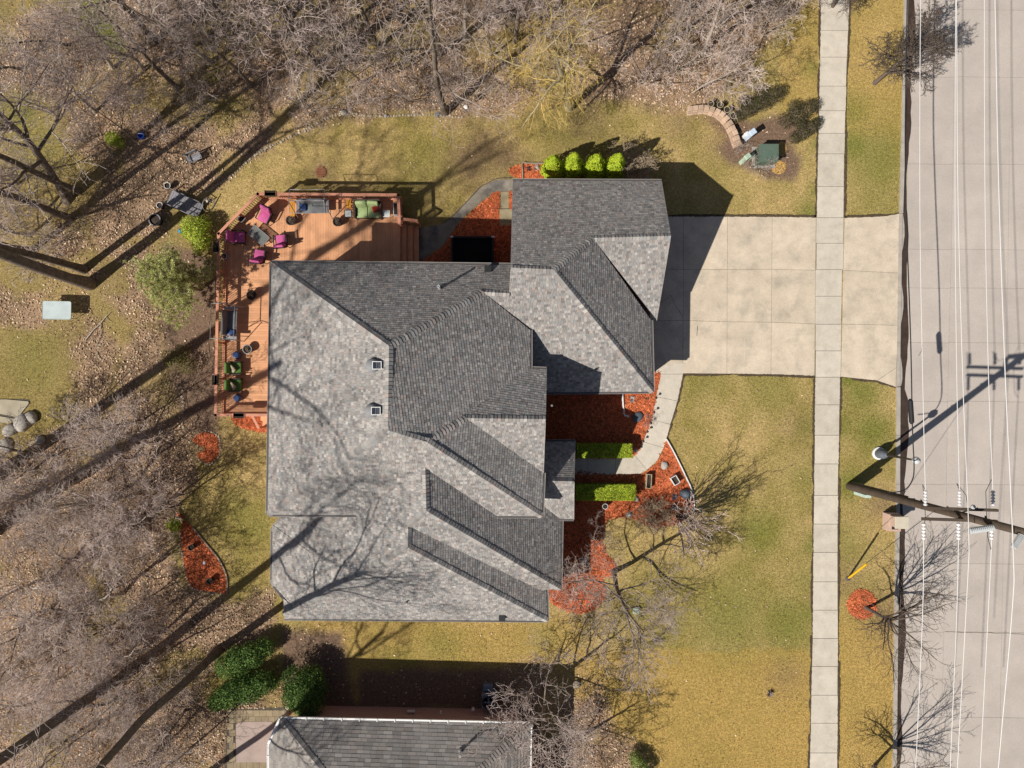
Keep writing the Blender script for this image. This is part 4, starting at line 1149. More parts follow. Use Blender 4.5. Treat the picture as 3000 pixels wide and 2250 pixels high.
def loveseat():
    c = P(1078, 615, DZ + .45)
    t = thing('loveseat', 'sage green two-seat loveseat with red pillow on the deck', 'sofa', (c.x, c.y, DZ), math.pi)
    for s in (-1, 1):
        MB().rbox((s * .31, .12, .42), (.60, .60, .17), .05, seg=3).build('seat_cushion', m_grn, t, smooth=True, local=True)
        MB().rbox((s * .31, -.25, .70), (.60, .18, .52), .06, rx=.3, rz=s * .06, seg=3).build('back_cushion', m_grn, t, smooth=True, local=True)
        MB().rbox((s * .70, .02, .45), (.13, .84, .42), .04).build('armrest', m_wick, t, local=True)
        for q in (-.36, .40): MB().box((s * .66, q, .12), (.07, .07, .24)).build('leg', m_wick, t, local=True)
    MB().rbox((0, .02, .27), (1.42, .84, .12), .03).build('seat_frame', m_wick, t, local=True)
    MB().rbox((0, -.42, .58), (1.46, .10, .66), .04, rx=.12).build('back_frame', m_wick, t, local=True)
    r = thing('throw_pillow', 'red throw pillow on the right end of the green loveseat', 'pillow', tuple(P(1101, 612, DZ + .62)), 0)
    MB().rbox((0, 0, 0), (.40, .34, .14), .07, rx=.5, ry=.35, rz=.5, seg=3).build('cushion', m_red, r, smooth=True, local=True)
    MB().rbox((-.03, .0, .05), (.20, .12, .06), .03, rx=.5, ry=.35, rz=.5).build('print_patch', m_tan, r, smooth=True, local=True)
loveseat()
def small_table(px, py, s, m, lab, frame):
    c = P(px, py, DZ + .45); t = thing('side_table', lab, 'table', (c.x, c.y, DZ), rnd.uniform(-.1, .1))
    MB().rbox((0, 0, .46), (s, s, .03), .01).build('tabletop', m, t, local=True)
    for a in (-1, 1):
        MB().bar((-s / 2 - .015, a * (s / 2 + .015), .46), (s / 2 + .015, a * (s / 2 + .015), .46), .03, .04).build('rim', frame, t, local=True)
        MB().bar((a * (s / 2 + .015), -s / 2, .46), (a * (s / 2 + .015), s / 2, .46), .03, .04).build('rim', frame, t, local=True)
        for b in (-1, 1): MB().tube([(a * (s / 2 - .02), b * (s / 2 - .02), 0), (a * (s / 2 - .02), b * (s / 2 - .02), .45)], .016, 6).build('leg', frame, t, local=True)
small_table(1020, 626, .34, m_teal, 'small dark-framed side table left of the green loveseat', m_frame)
small_table(1132, 626, .32, m_teal, 'small white side table right of the green loveseat', m_white)

def pot(px, py, z, r, h, m, lab, rim=None, name='plant_pot', cat='plant pot', plant=True, group=None, seed=0):
    c = P(px, py, z)
    t = thing(name, lab, cat, tuple(c), 0, group)
    MB().lathe(c, [(r * .68, 0), (r * .95, h * .85), (r, h), (r * .86, h), (r * .84, h * .86)], 18).build('pot_wall', m, t, smooth=False)
    mb = MB()
    for k in range(18):
        a0 = 2 * math.pi * k / 18; a1 = 2 * math.pi * (k + 1) / 18
        mb.add([c + Vector((math.cos(a) * rr, math.sin(a) * rr, zz)) for a in (a0, a1) for rr, zz in ((r * .87, h + .002), (r * 1.03, h + .002), (r * 1.03, h + .022), (r * .87, h + .022))], [(0, 1, 5, 4), (1, 2, 6, 5), (2, 3, 7, 6), (3, 0, 4, 7)])
    mb.build('pot_rim', rim or m, t)
    MB().lathe(c, [(r * .80, h * .7), (r * .8, h * .86), (.01, h * .9)], 14).build('soil', m_soil, t)
    if plant:
        rg = random.Random(seed + int(px)); mb = MB()
        for k in range(22):
            a = rg.uniform(0, 6.28); q = rg.uniform(0, r * .6); l = rg.uniform(.5, 1.1) * max(h, .25)
            p0 = c + Vector((math.cos(a) * q, math.sin(a) * q, h * .85)); dv = Vector((rg.uniform(-.5, .5), rg.uniform(-.5, .5), 1)).normalized()
            mb.tube([p0, p0 + dv * l * .6, p0 + dv * l + Vector((rg.uniform(-.1, .1), rg.uniform(-.1, .1), -.05))], [.006, .005, .003], 3)
        mb.build('dry_stalks', m_dry, t)
    return t
G1 = 'planted pots on the deck'
pot(857, 650, DZ, .26, .34, m_wick, 'dark round planter near the left end of the top deck, beside the swing', group=G1)
pot(993, 654, DZ, .25, .36, m_wick, 'dark round planter between the swing and the green loveseat', group=G1)
pot(744, 867, DZ, .27, .36, m_wick, 'dark round planter above the west deck swing', group=G1)
pot(731, 1024, DZ, .25, .34, m_wick, 'dark round planter below the west deck swing', m_steel, group=G1)
pot(662, 753, DZ, .16, .26, m_steel, 'small grey-rimmed pot by the west deck rail', m_white, group=G1)
def stool(px, py, lab):
    c = P(px, py, DZ + .45); t = thing('garden_stool', lab, 'stool', (c.x, c.y, DZ))
    MB().lathe((c.x, c.y, DZ), [(.15, 0), (.21, .12), (.22, .25), (.18, .42), (.15, .45), (.05, .46)], 18).build('barrel', m_blue, t, smooth=True)
    MB().lathe((c.x, c.y, DZ + .44), [(.155, 0), (.165, .02), (.13, .035)], 18).build('rim', m_blue, t)
stool(690, 1040, 'glossy blue ceramic stool above the green chairs')
stool(692, 1166, 'glossy blue ceramic stool below the green chairs')
def green_chair(px, py, lab, first=[None]):
    c = P(px, py, DZ + .45); loc = (c.x, c.y, DZ); rz = math.radians(-90)
    if first[0]: return dup(first[0], loc, rz, lab)
    t = thing('lounge_chair', lab, 'chair', (0, 0, 0), 0, 'green lounge chairs on the west deck')
    MB().rbox((0, .05, .40), (.60, .58, .15), .05, seg=3).build('seat_cushion', m_dgrn, t, smooth=True)
    MB().rbox((0, -.30, .66), (.60, .16, .46), .06, rx=.25, seg=3).build('back_cushion', m_dgrn, t, smooth=True)
    MB().rbox((.05, -.08, .58), (.40, .34, .12), .06, rx=.7, rz=.7, seg=3).build('pillow', m_tan, t, smooth=True)
    MB().box((0, .0, .29), (.66, .70, .05)).build('seat_frame', m_frame, t)
    for s in (-1, 1):
        MB().rbox((s * .34, 0, .56), (.05, .66, .04), .015).build('armrest', m_frame, t)
        for q in (-.3, .32): MB().tube([(s * .33, q, 0), (s * .33, q, .55)], .02, 8).build('leg', m_frame, t)
    t.location = loc; t.rotation_euler = (0, 0, rz); first[0] = t
    return t
green_chair(688, 1078, 'upper dark green lounge chair with tan pillow on the west deck')
green_chair(688, 1128, 'lower dark green lounge chair with tan pillow on the west deck')
def rail_box(px, py, rz, L_, lab):
    c = P(px, py, 1.95); t = thing('rail_planter', lab, 'planter box', tuple(c), rz, 'planter boxes hung on the deck rail')
    for s in (-1, 1):
        MB().box((0, s * .13, 0), (L_, .02, .2)).build('side_board', m_frame, t, local=True)
        MB().box((s * L_ / 2, 0, 0), (.02, .28, .2)).build('end_board', m_rail, t, local=True)
    MB().box((0, 0, -.02), (L_ - .03, .24, .14)).build('soil', m_soil, t, local=True)
    MB().box((0, 0, -.1), (L_, .26, .02)).build('base_board', m_frame, t, local=True)
rail_box(793, 567, 0, .62, 'dark rail planter at the top left bend of the deck')
rail_box(634, 724, math.pi / 2, .6, 'dark rail planter on the west rail by the pink chair')
rail_box(631, 1113, math.pi / 2, .55, 'dark rail planter on the west rail beside the green chairs')
rail_box(701, 1217, 0, .6, 'dark rail planter on the bottom end of the deck rail')
c = P(1161, 612, DZ + .4)
t = thing('planter_box', 'white-framed rectangular planter by the deck stairs', 'planter box', (c.x, c.y, DZ))
for s in (-1, 1):
    MB().box((c.x + s * .15, c.y, DZ + .2), (.03, .66, .42)).build('side_board', m_white, t)
    MB().box((c.x, c.y + s * .325, DZ + .2), (.33, .03, .42)).build('end_board', m_white, t)
MB().box((c.x, c.y, DZ + .19), (.28, .62, .36)).build('soil', m_soil, t)
def plankbench(px, py, l, lab):
    c = P(px, py, DZ + .3); t = thing('wooden_bench', lab, 'bench', (c.x, c.y, DZ))
    for s in (-1, 1):
        MB().box((c.x + s * .065, c.y, DZ + .44), (.12, l, .035)).build('seat_plank', m_orng, t)
        for q in (-1, 1): MB().box((c.x + s * .09, c.y + q * (l / 2 - .1), DZ + .21), (.05, .05, .42)).build('leg', m_orng, t)
    MB().box((c.x, c.y, DZ + .39), (.18, l - .1, .05)).build('apron', m_orng, t)
plankbench(859, 610, .95, 'narrow amber wooden bench left of the top deck swing')
plankbench(1023, 598, .45, 'short amber wooden bench left of the green loveseat')

# ------------------------------------------------------------------ black raised pond box behind the garage
a = P(1322, 692, .7); b = P(1446, 800, .7)
t = thing('pond_box', 'square black raised pond box in the shaded bed behind the garage', 'pond', tuple(P(1384, 740)))
m_water = mat('dark_water', (.006, .006, .007), .6, .3, 2, spec=.12)
for (x0, y0, x1, y1) in ((a.x, a.y, b.x, a.y - .1), (a.x, b.y + .1, b.x, b.y), (a.x, a.y - .1, a.x + .1, b.y + .1), (b.x - .1, a.y - .1, b.x, b.y + .1)):
    MB().prism([(x0, y0), (x1, y0), (x1, y1), (x0, y1)], -.05, .7).build('side_wall', m_black, t)
MB().prism([(a.x + .1, a.y - .1), (b.x - .1, a.y - .1), (b.x - .1, b.y + .1), (a.x + .1, b.y + .1)], -.05, .55).build('water', m_water, t)
for xx, yy in ((a.x + .03, a.y - .03), (b.x - .03, a.y - .03)): MB().box((xx, yy, .73), (.16, .08, .05)).build('corner_bracket', m_white, t)
# ------------------------------------------------------------------ bare trees
def norm3(x, y, z):
    l = math.sqrt(x * x + y * y + z * z) or 1.0
    return x / l, y / l, z / l

def grow_tree(seed, spec):
    """returns polylines [(points, radii, level)]"""
    rg = random.Random(seed)
    out = []
    maxl = spec['levels']
    def branch(p, d, L_, r, lvl):
        n = spec['seg'][lvl]
        wig = spec['wig'][lvl]; trop = spec['trop'][lvl]
        pts = [p]; rad = [r]; dirs = [d]
        r1 = max(spec['rmin'], r * spec['taper'][lvl])
        for i in range(n):
            d = norm3(d[0] + rg.gauss(0, wig), d[1] + rg.gauss(0, wig), d[2] + rg.gauss(0, wig) + trop)
            p = (p[0] + d[0] * L_ / n, p[1] + d[1] * L_ / n, max(0.05, p[2] + d[2] * L_ / n))
            pts.append(p); dirs.append(d); rad.append(r + (r1 - r) * (i + 1) / n)
        if lvl == 0:                                        # root flare
            rad[0] = r * 1.35
        out.append((pts, rad, lvl))
        if lvl + 1 >= maxl: return
        cn = spec['n'][lvl]; nch = max(1, int(round(rg.uniform(cn[0], cn[1]))))
        t0 = spec['t0'][lvl]
        az = rg.uniform(0, 6.28)
        for k in range(nch):
            t = t0 + (1 - t0) * (k + rg.uniform(.1, .9)) / nch
            f = t * n; i = min(int(f), n - 1); fr = f - i
            a, b = pts[i], pts[i + 1]
            q = (a[0] + (b[0] - a[0]) * fr, a[1] + (b[1] - a[1]) * fr, a[2] + (b[2] - a[2]) * fr)
            dd = dirs[i + 1]
            ang = math.radians(rg.uniform(*spec['ang'][lvl])); az += 2.4 + rg.uniform(-.5, .5)
            ux, uy, uz = norm3(*( (dd[1], -dd[0], 0.0) if abs(dd[2]) < .95 else (1.0, 0.0, -dd[0] / (dd[2] or 1))))
            vx, vy, vz = dd[1] * uz - dd[2] * uy, dd[2] * ux - dd[0] * uz, dd[0] * uy - dd[1] * ux
            ca, sa = math.cos(ang), math.sin(ang); c2, s2 = math.cos(az), math.sin(az)
            nd = norm3(dd[0] * ca + (ux * c2 + vx * s2) * sa, dd[1] * ca + (uy * c2 + vy * s2) * sa, dd[2] * ca + (uz * c2 + vz * s2) * sa)
            lr = rg.uniform(*spec['len'][lvl]) * (1.0 - spec['short'][lvl] * (t - t0) / (1 - t0 + 1e-6))
            rr = rad[i] * rg.uniform(*spec['rr'][lvl])
            branch(q, nd, L_ * lr, max(spec['rmin'], rr), lvl + 1)
    for st in spec['stems'](rg):
        branch(st[0], norm3(*st[1]), st[2], st[3], 0)
    return out

def tubes_mesh(polys, sides):
    groups = {}
    for pts, rad, lvl in polys:
        groups.setdefault((len(pts), sides(rad[0])), []).append((pts, rad))
    VV, FF = [], []
    base = 0
    for (n, s), lst in groups.items():
        Pn = np.array([l[0] for l in lst]); R = np.array([l[1] for l in lst])
        T = np.empty_like(Pn)
        T[:, 1:-1] = Pn[:, 2:] - Pn[:, :-2]; T[:, 0] = Pn[:, 1] - Pn[:, 0]; T[:, -1] = Pn[:, -1] - Pn[:, -2]
        T /= np.linalg.norm(T, axis=2, keepdims=True) + 1e-9
        ref = np.where(np.abs(T[:, :1, 2:3]) > .85, np.array([1.0, 0.13, 0]), np.array([0.11, 0.07, 1.0]))
        ref = np.broadcast_to(ref, T.shape)
        U = np.cross(T, ref); U /= np.linalg.norm(U, axis=2, keepdims=True) + 1e-9
        W = np.cross(T, U)
        a = np.arange(s) * 2 * math.pi / s
        ring = U[:, :, None, :] * np.cos(a)[None, None, :, None] + W[:, :, None, :] * np.sin(a)[None, None, :, None]
        V = Pn[:, :, None, :] + ring * R[:, :, None, None]
        m = len(lst)
        VV.append(V.reshape(-1, 3))
        idx = base + np.arange(m * n * s).reshape(m, n, s)
        nx = np.roll(idx, -1, axis=2)
        F = np.stack([idx[:, :-1], nx[:, :-1], nx[:, 1:], idx[:, 1:]], -1).reshape(-1, 4)
        FF.append(F)
        base += m * n * s
    return np.concatenate(VV), np.concatenate(FF)

def sides_of(r): return 9 if r > .12 else (6 if r > .045 else (4 if r > .02 else 3))

m_bark = mat('grey_brown_bark', (0.15, 0.115, 0.088), 0.95, 0.3, 5.0, bump=0.8, bscale=22, objvar=0.2, col2=(0.22, 0.18, 0.145))
m_twig = mat('pinkish_grey_twigs', (0.55, 0.445, 0.395), 0.85, 0.3, 1.0, objvar=0.3)
m_barkl = mat('pale_bark', (0.45, 0.39, 0.32), 0.9, 0.25, 5.0, bump=0.6, bscale=22, objvar=0.1)
m_twigd = mat('dark_twigs', (0.13, 0.10, 0.08), 0.9, 0.25, 2.0)
m_willow = mat('willow_twigs', (0.66, 0.48, 0.15), 0.85, 0.22, 2.0)
m_willowb = mat('willow_bark', (0.40, 0.34, 0.20), 0.9, 0.25, 5.0, bump=0.6, bscale=22)

def spec_wood(h, r, low=.35, nl=(9, 13), leanx=0.0, leany=0.0, dense=1.0, rmin=.008):
    return dict(levels=5, seg=(9, 6, 5, 4, 3), wig=(.05, .13, .16, .18, .2), trop=(.06, .05, .03, .01, 0), taper=(.22, .25, .3, .45, .6), rmin=rmin,
                n=(nl, (5 * dense, 8 * dense), (4 * dense, 6 * dense), (3, 5)), t0=(low, .25, .15, .15), ang=((32, 62), (30, 60), (28, 60), (25, 60)), len=((.34, .58), (.42, .66), (.42, .7), (.4, .75)),
                short=(.45, .35, .3, .2), rr=((.38, .6), (.42, .62), (.45, .65), (.5, .7)), stems=lambda rg: [((0, 0, -.15), (leanx, leany, 1), h, r)])
def spec_oak(h, r, leanx=0.0, leany=0.0):
    return dict(levels=5, seg=(8, 7, 6, 5, 3), wig=(.04, .16, .2, .2, .2), trop=(.05, .05, .03, .02, 0), taper=(.5, .28, .3, .4, .6), rmin=.010,
                n=((7, 9), (5, 8), (5, 7), (3, 5)), t0=(.45, .2, .15, .15), ang=((28, 60), (30, 62), (30, 62), (25, 60)), len=((.55, .85), (.42, .66), (.42, .7), (.4, .7)),
                short=(.25, .35, .3, .2), rr=((.38, .62), (.42, .62), (.45, .65), (.5, .7)), stems=lambda rg: [((0, 0, -.15), (leanx, leany, 1), h, r)])
def spec_brush(h, ns, spread, lean=(0, 0), rmin=.0065, r=.02):
    def stems(rg):
        o = []
        for k in range(ns):
            a = rg.uniform(0, 6.28); q = rg.uniform(0, .35)
            o.append(((q * math.cos(a), q * math.sin(a), -.05), (math.cos(a) * spread * rg.uniform(.2, 1) + lean[0], math.sin(a) * spread * rg.uniform(.2, 1) + lean[1], 1), h * rg.uniform(.6, 1.1), r * rg.uniform(.7, 1.3)))
        return o
    return dict(levels=4, seg=(6, 5, 4, 3), wig=(.10, .16, .18, .2), trop=(.0, .02, 0, 0), taper=(.35, .4, .5, .6), rmin=rmin, n=((5, 7), (3, 5), (2, 3)), t0=(.2, .15, .15), ang=((25, 60), (28, 65), (28, 65)),
                len=((.32, .55), (.4, .65), (.4, .7)), short=(.4, .3, .2), rr=((.5, .7), (.55, .75), (.6, .8)), stems=stems)
def spec_willow(h, r):
    s = spec_oak(h, r); s['levels'] = 5
    s['seg'] = (6, 7, 6, 7, 4); s['trop'] = (.05, -.03, -.10, -.22, -.1); s['n'] = ((8, 9), (8, 10), (10, 12), (3, 4)); s['len'] = ((.42, .68), (.4, .6), (.5, .85), (.3, .5)); s['t0'] = (.30, .15, .1, .2); s['rmin'] = .0045; s['rr'] = ((.36, .55), (.34, .5), (.3, .42), (.5, .7))
    return s
def spec_street(h, r, leanx=0, leany=0):
    return dict(levels=4, seg=(5, 7, 6, 4), wig=(.03, .12, .15, .18), trop=(.1, .03, .03, .02), taper=(.8, .35, .35, .5), rmin=.008,
                n=((11, 13), (6, 8), (4, 6)), t0=(.72, .25, .2), ang=((35, 68), (25, 50), (25, 55)), len=((1.3, 1.9), (.35, .6), (.4, .7)), short=(.1, .35, .3), rr=((.45, .65), (.4, .6), (.5, .65)),
                stems=lambda rg: [((0, 0, -.1), (leanx, leany, 1), h, r)])

def tree_proto(name, seed, spec, cat, mb, mt, split=1):
    pl = grow_tree(seed, spec)
    tr = [p for p in pl if p[2] <= split]; tw = [p for p in pl if p[2] > split]
    t = thing(name, '', cat)
    v, f = tubes_mesh(tr, sides_of); fast_mesh('trunk', v, f, mb, t, smooth=True)
    if tw:
        v, f = tubes_mesh(tw, sides_of); fast_mesh('crown', v, f, mt, t)
    t['used'] = 0
    return t

def put(proto, px, py, rz, sc, label, group, tilt=(0, 0)):
    p = P(px, py, 0)
    if not proto['used']:
        proto['used'] = 1
        o = proto; o.location = p; o.rotation_euler = (0, 0, rz); o.scale = (sc, sc, sc); o['label'] = label
    else:
        o = dup(proto, p, rz, label, None, sc)
    o['group'] = group
    o.rotation_euler = (tilt[1], tilt[0], rz)
    return o

W1 = tree_proto('bare_tree', 101, spec_wood(10, .19, dense=.8), 'tree', m_bark, m_twig)
W2 = tree_proto('bare_tree', 102, spec_wood(12, .21, .4, (9, 11), dense=.8), 'tree', m_bark, m_twig)
W3 = tree_proto('bare_tree', 103, spec_wood(8, .14, .3, (7, 9), .12, .05, .8), 'tree', m_barkl, m_twig)
W4 = tree_proto('bare_tree', 104, spec_wood(9, .15, .45, (8, 10), -.1, .1, .8), 'tree', m_bark, m_twig)
S1 = tree_proto('sapling', 105, spec_wood(5.5, .055, .25, (8, 11), 0, 0, .8, .007), 'tree', m_bark, m_twig)
S2 = tree_proto('sapling', 106, spec_wood(6.5, .06, .3, (8, 10), .1, -.1, .8, .007), 'tree', m_barkl, m_twig)
B1_ = tree_proto('brush', 107, spec_brush(2.6, 9, .7), 'bush', m_bark, m_twig)
B2_ = tree_proto('brush', 108, spec_brush(2.0, 10, 1.0), 'bush', m_bark, m_twig)
B3_ = tree_proto('brush', 109, spec_brush(3.2, 8, .5), 'bush', m_barkl, m_twig)

# wood along the top edge: (px, py, proto, scale)
TOPW = [(455, 120, W1, 1.0), (520, 260, W4, .9), (560, 60, W2, .9), (620, 180, W3, 1.0), (690, 90, W1, .9), (740, 250, W4, .8), (800, 110, W3, 1.1), (850, 40, W2, .9), (930, 190, W1, .9), (985, 90, W3, 1.0), (1060, 240, S2, 1.1),
        (1110, 140, W4, .9), (1180, 60, W2, .85), (1305, 328, W2, .95), (1290, 160, W1, .85), (1360, 110, W3, .9), (1430, 60, W4, 1.0), (1440, 165, S1, 1.2), (1510, 120, W1, .8), (1560, 200, S2, 1.2), (1590, 60, W3, 1.0),
        (1960, 130, W4, .9), (2010, 40, W1, .9), (2060, 160, W3, .85), (2110, 70, W2, .7), (2180, 60, S1, 1.3), (2030, 270, S2, .9), (2230, 20, W3, .8)]
TOPW.sort(key=lambda t: t[0])
for i, (px, py, pr, sc) in enumerate(TOPW):
    put(pr, px, py, rnd.uniform(0, 6.28), sc, f'leafless grey-brown tree in the wood along the top edge, {ORDS[i]} from the left', 'bare trees of the top wood')
TOPB = [(430, 60), (500, 160), (585, 330), (600, 120), (660, 280), (720, 40), (770, 180), (830, 260), (880, 120), (900, 320), (960, 40), (1010, 180), (1080, 300), (1100, 60), (1150, 210), (1230, 280), (1250, 110), (1330, 220), (1390, 290), (1420, 200), (1490, 60), (1500, 240),
        (1540, 140), (1620, 130), (1900, 240), (1950, 60), (1975, 210), (2040, 110), (2090, 240), (2130, 150), (2150, 260), (2190, 180), (2240, 100), (2280, 40)]
TOPB = [b for i, b in enumerate(TOPB) if i % 3 != 1]
for i, (px, py) in enumerate(TOPB):
    put(rnd.choice([B1_, B2_, B3_]), px, py, rnd.uniform(0, 6.28), rnd.uniform(.8, 1.25), f'low leafless brush in the top wood, {ORDS[i]} clump from the left', 'brush of the top wood')

LW = tree_proto('bare_tree', 113, dict(spec_wood(6.0, .10, .12, (10, 12), .05, .0, .9, .008), wig=(.16, .2, .2, .2, .2), len=((.4, .7), (.42, .66), (.42, .7), (.4, .75)), ang=((35, 75), (30, 60), (28, 60), (25, 60))), 'tree', m_bark, m_twig)
LW2 = tree_proto('bare_tree', 114, dict(spec_wood(7.0, .12, .15, (9, 11), -.1, .1, .9, .008), wig=(.18, .2, .2, .2, .2), len=((.4, .7), (.42, .66), (.42, .7), (.4, .75)), ang=((35, 75), (30, 60), (28, 60), (25, 60))), 'tree', m_barkl, m_twig)
# big trees west of the house whose shadows cross the lawn and the roof
def spec_tall(h, r, leanx=0.0, leany=0.0):
    s = spec_oak(h, r, leanx, leany)
    s['seg'] = (12, 8, 6, 5, 3); s['wig'] = (.04, .19, .22, .2, .2); s['trop'] = (.03, .05, .03, .02, 0); s['taper'] = (.55, .3, .3, .4, .6); s['t0'] = (.68, .2, .15, .15); s['n'] = ((7, 8), (5, 7), (4, 6), (3, 4)); s['len'] = ((.24, .38), (.42, .66), (.42, .7), (.4, .7)); s['ang'] = ((30, 65), (30, 62), (30, 62), (25, 60)); s['rr'] = ((.34, .52), (.42, .62), (.45, .65), (.5, .7))
    return s
TL1 = tree_proto('bare_tree', 221, spec_tall(22, .27), 'tree', m_bark, m_twig)
TL2 = tree_proto('bare_tree', 222, spec_tall(15, .20, .0, .0), 'tree', m_bark, m_twig)
OK2 = tree_proto('bare_tree', 212, spec_oak(9, .27, .08, .02), 'tree', m_bark, m_twig)
OK3 = tree_proto('bare_tree', 213, spec_oak(8.5, .24, .25, .45), 'tree', m_bark, m_twig)
GW = 'large bare trees west of the house'
BIG = [(265, 832, TL1, 1.1, 0.4, 'thick leafless tree whose trunk leans out of frame at the left edge'), (196, 590, OK3, .95, 0.0, 'leaning leafless tree with a mottled trunk in the left lawn'),
       (395, 1955, TL1, 1.05, 2.2, 'tall leafless tree whose dark trunk runs out through the bottom left corner'), (640, 1905, TL2, 1.15, 0, 'leafless tree left of the dark evergreen hedges, trunk running to the bottom edge'),
       (-22, 1560, TL1, 1.22, 4.0, 'tall leafless tree just outside the lower left edge'), (-30, 1410, TL1, 1.25, 5.2, 'leafless tree just outside the left edge beside the stone patio'),
       (247, 790, TL2, 1.05, 3.3, 'second leafless trunk beside the thick left tree'),
       (206, 640, TL2, .95, 1.4, 'slender leafless tree between the leaning tree and the thick left tree'), (232, 560, TL2, .85, 5.0, 'slender leafless tree right of the leaning mottled tree'),
       (500, 2345, TL2, 1.0, 2.6, 'leafless tree rooted below the bottom edge, shading the neighbouring patio'), (92, 735, OK2, .7, 1.9, 'crooked leafless tree with pale branches at the left edge')]
for px, py, pr, sc, rz, lab in BIG: put(pr, px, py, rz, sc, lab, GW)
LEFTW = [(345, 1450, W3, .9), (180, 1330, W4, .8), (390, 1350, W1, .75), (520, 1480, S1, 1.0), (300, 1600, W4, .8), (420, 1680, S2, 1.1), (150, 1700, W3, .9), (330, 1830, S1, 1.1), (60, 1480, W1, .8), (500, 1900, S2, 1.0),
         (250, 1960, W3, .75), (540, 2080, W4, .7), (290, 2120, S1, 1.2), (560, 2190, S2, 1.0), (120, 2050, W4, .8), (40, 1870, S1, 1.1), (90, 690, W3, .8), (60, 200, W4, .8), (200, 130, W1, .8), (330, 200, W3, .9), (400, 410, S1, 1.0), (450, 1300, S2, 1.0)]
LEFTW += [(230, 1410, W3, .8), (100, 1380, S2, 1.2), (300, 1490, W1, .8), (430, 1530, W3, .85), (220, 1640, W1, .8), (360, 1740, W3, .9), (90, 1800, W4, .8), (200, 1850, W1, .75), (430, 1900, W3, .8), (340, 2050, W1, .75), (180, 2180, W3, .8), (470, 2200, W3, .75), (420, 1230, S1, 1.1), (130, 620, W3, .8), (50, 540, W1, .7), (280, 330, W3, .85), (420, 200, W3, .9), (150, 330, S2, 1.1)]
LEFTW = [(a_, b_, {W1: LW, W4: LW, W3: LW2}.get(c_, c_), d_) for a_, b_, c_, d_ in LEFTW]
LEFTW.sort(key=lambda t: t[1])
for i, (px, py, pr, sc) in enumerate(LEFTW):
    put(pr, px, py, rnd.uniform(0, 6.28), sc, f'leafless tree on the left side of the yard, {ORDS[i]} counting down from the top', 'bare trees of the left yard')
LEFTB = [(110, 760), (60, 640), (160, 700), (230, 640), (60, 1400), (250, 1480), (330, 1330), (430, 1420), (470, 1600), (200, 1560), (380, 1560), (100, 1600), (280, 1740), (480, 1760), (160, 1820), (420, 1840), (60, 1960), (330, 1960), (460, 2020), (200, 2080), (380, 2080), (500, 2130), (280, 2210), (440, 2230), (130, 2180), (390, 300), (250, 420), (470, 380), (30, 2090), (560, 1980)]
LEFTB.sort(key=lambda t: t[1])
for i, (px, py) in enumerate(LEFTB):
    put(rnd.choice([B1_, B2_, B3_]), px, py, rnd.uniform(0, 6.28), rnd.uniform(.7, 1.15), f'low leafless brush on the left side, {ORDS[i]} clump counting down from the top', 'brush of the left yard')

# weeping willow with yellow twigs
WIL = tree_proto('willow_tree', 301, spec_willow(8.5, .27), 'tree', m_willowb, m_willow)
put(WIL, 1668, 312, 2.1, .88, 'weeping willow with yellow twigs and pale trunk at the top', 'willow', (.10, -.05))
# round-crowned and vase-shaped trees by the road
ST1 = tree_proto('street_tree', 302, spec_street(2.1, .10, .25, -.12), 'tree', m_twigd, m_twigd)
put(ST1, 2535, 1779, 0.0, 1.0, 'dark leafless parkway tree in a red mulch ring', 'parkway trees')
put(ST1, 2560, 2248, 2.4, 1.0, 'dark leafless parkway tree at the bottom edge', 'parkway trees')
ST2 = tree_proto('street_tree', 303, dict(spec_wood(3.7, .10, .18, (14, 16), .08, .04, 1.2, .008), len=((.42, .62), (.42, .62), (.42, .66), (.4, .7)), ang=((38, 72), (28, 55), (28, 60), (25, 60))), 'tree', m_twigd, m_twigd)
put(ST2, 2562, 244, 0.5, 1.2, 'round-crowned dark leafless tree by the kerb near the top', 'parkway trees')
put(ST2, 2440, 20, 2.1, 1.0, 'leafless tree overhanging the sidewalk at the top edge', 'parkway trees')
# front yard trees
m_twig2 = mat('brown_grey_twigs', (0.42, 0.335, 0.285), 0.85, 0.3, 1.0, objvar=0.1)
FT = tree_proto('bare_tree', 304, dict(spec_wood(7.2, .15, .22, (11, 13), -.06, -.30, 1.0, .0075), len=((.48, .72), (.42, .66), (.42, .7), (.4, .75)), ang=((45, 78), (28, 55), (28, 60), (25, 60))), 'tree', m_bark, m_twig2)
put(FT, 1797, 1672, 0.0, 1.0, 'wide leafless tree in the red mulch by the south front corner', 'front yard trees')
FT2 = tree_proto('bare_tree', 305, dict(spec_brush(4.2, 19, .36, (.0, -.05), .011, .036), levels=3, wig=(.04, .08, .1, .1), len=((.25, .42), (.35, .5), (.4, .6)), ang=((14, 32), (18, 40), (20, 40))), 'tree', m_bark, m_twig, 0)
put(FT2, 1990, 1512, 0.0, 1.0, 'vase-shaped many-stemmed shrub casting a fan shadow on the front lawn', 'front yard shrubs')
FT3 = tree_proto('twiggy_shrub', 306, spec_brush(1.25, 40, 1.3, (-.1, 0), .006, .012), 'bush', m_dry, m_dry)
put(FT3, 1918, 1508, 0.0, 1.0, 'dense brown twiggy mound beside the pointed mulch bed', 'front yard shrubs')
NT = tree_proto('bare_tree', 307, dict(spec_wood(5.6, .14, .2, (12, 14), 0, .02, 1.0, .009), len=((.5, .75), (.45, .68), (.45, .7), (.4, .75)), ang=((42, 75), (30, 60), (28, 60), (25, 60))), 'tree', m_bark, m_twig)
put(NT, 1598, 2020, 0.0, 1.08, 'spreading leafless tree at the corner of the neighbouring house', 'neighbour trees')
put(NT, 1650, 2190, 2.0, .9, 'leafless tree at the bottom edge right of the neighbouring house', 'neighbour trees')
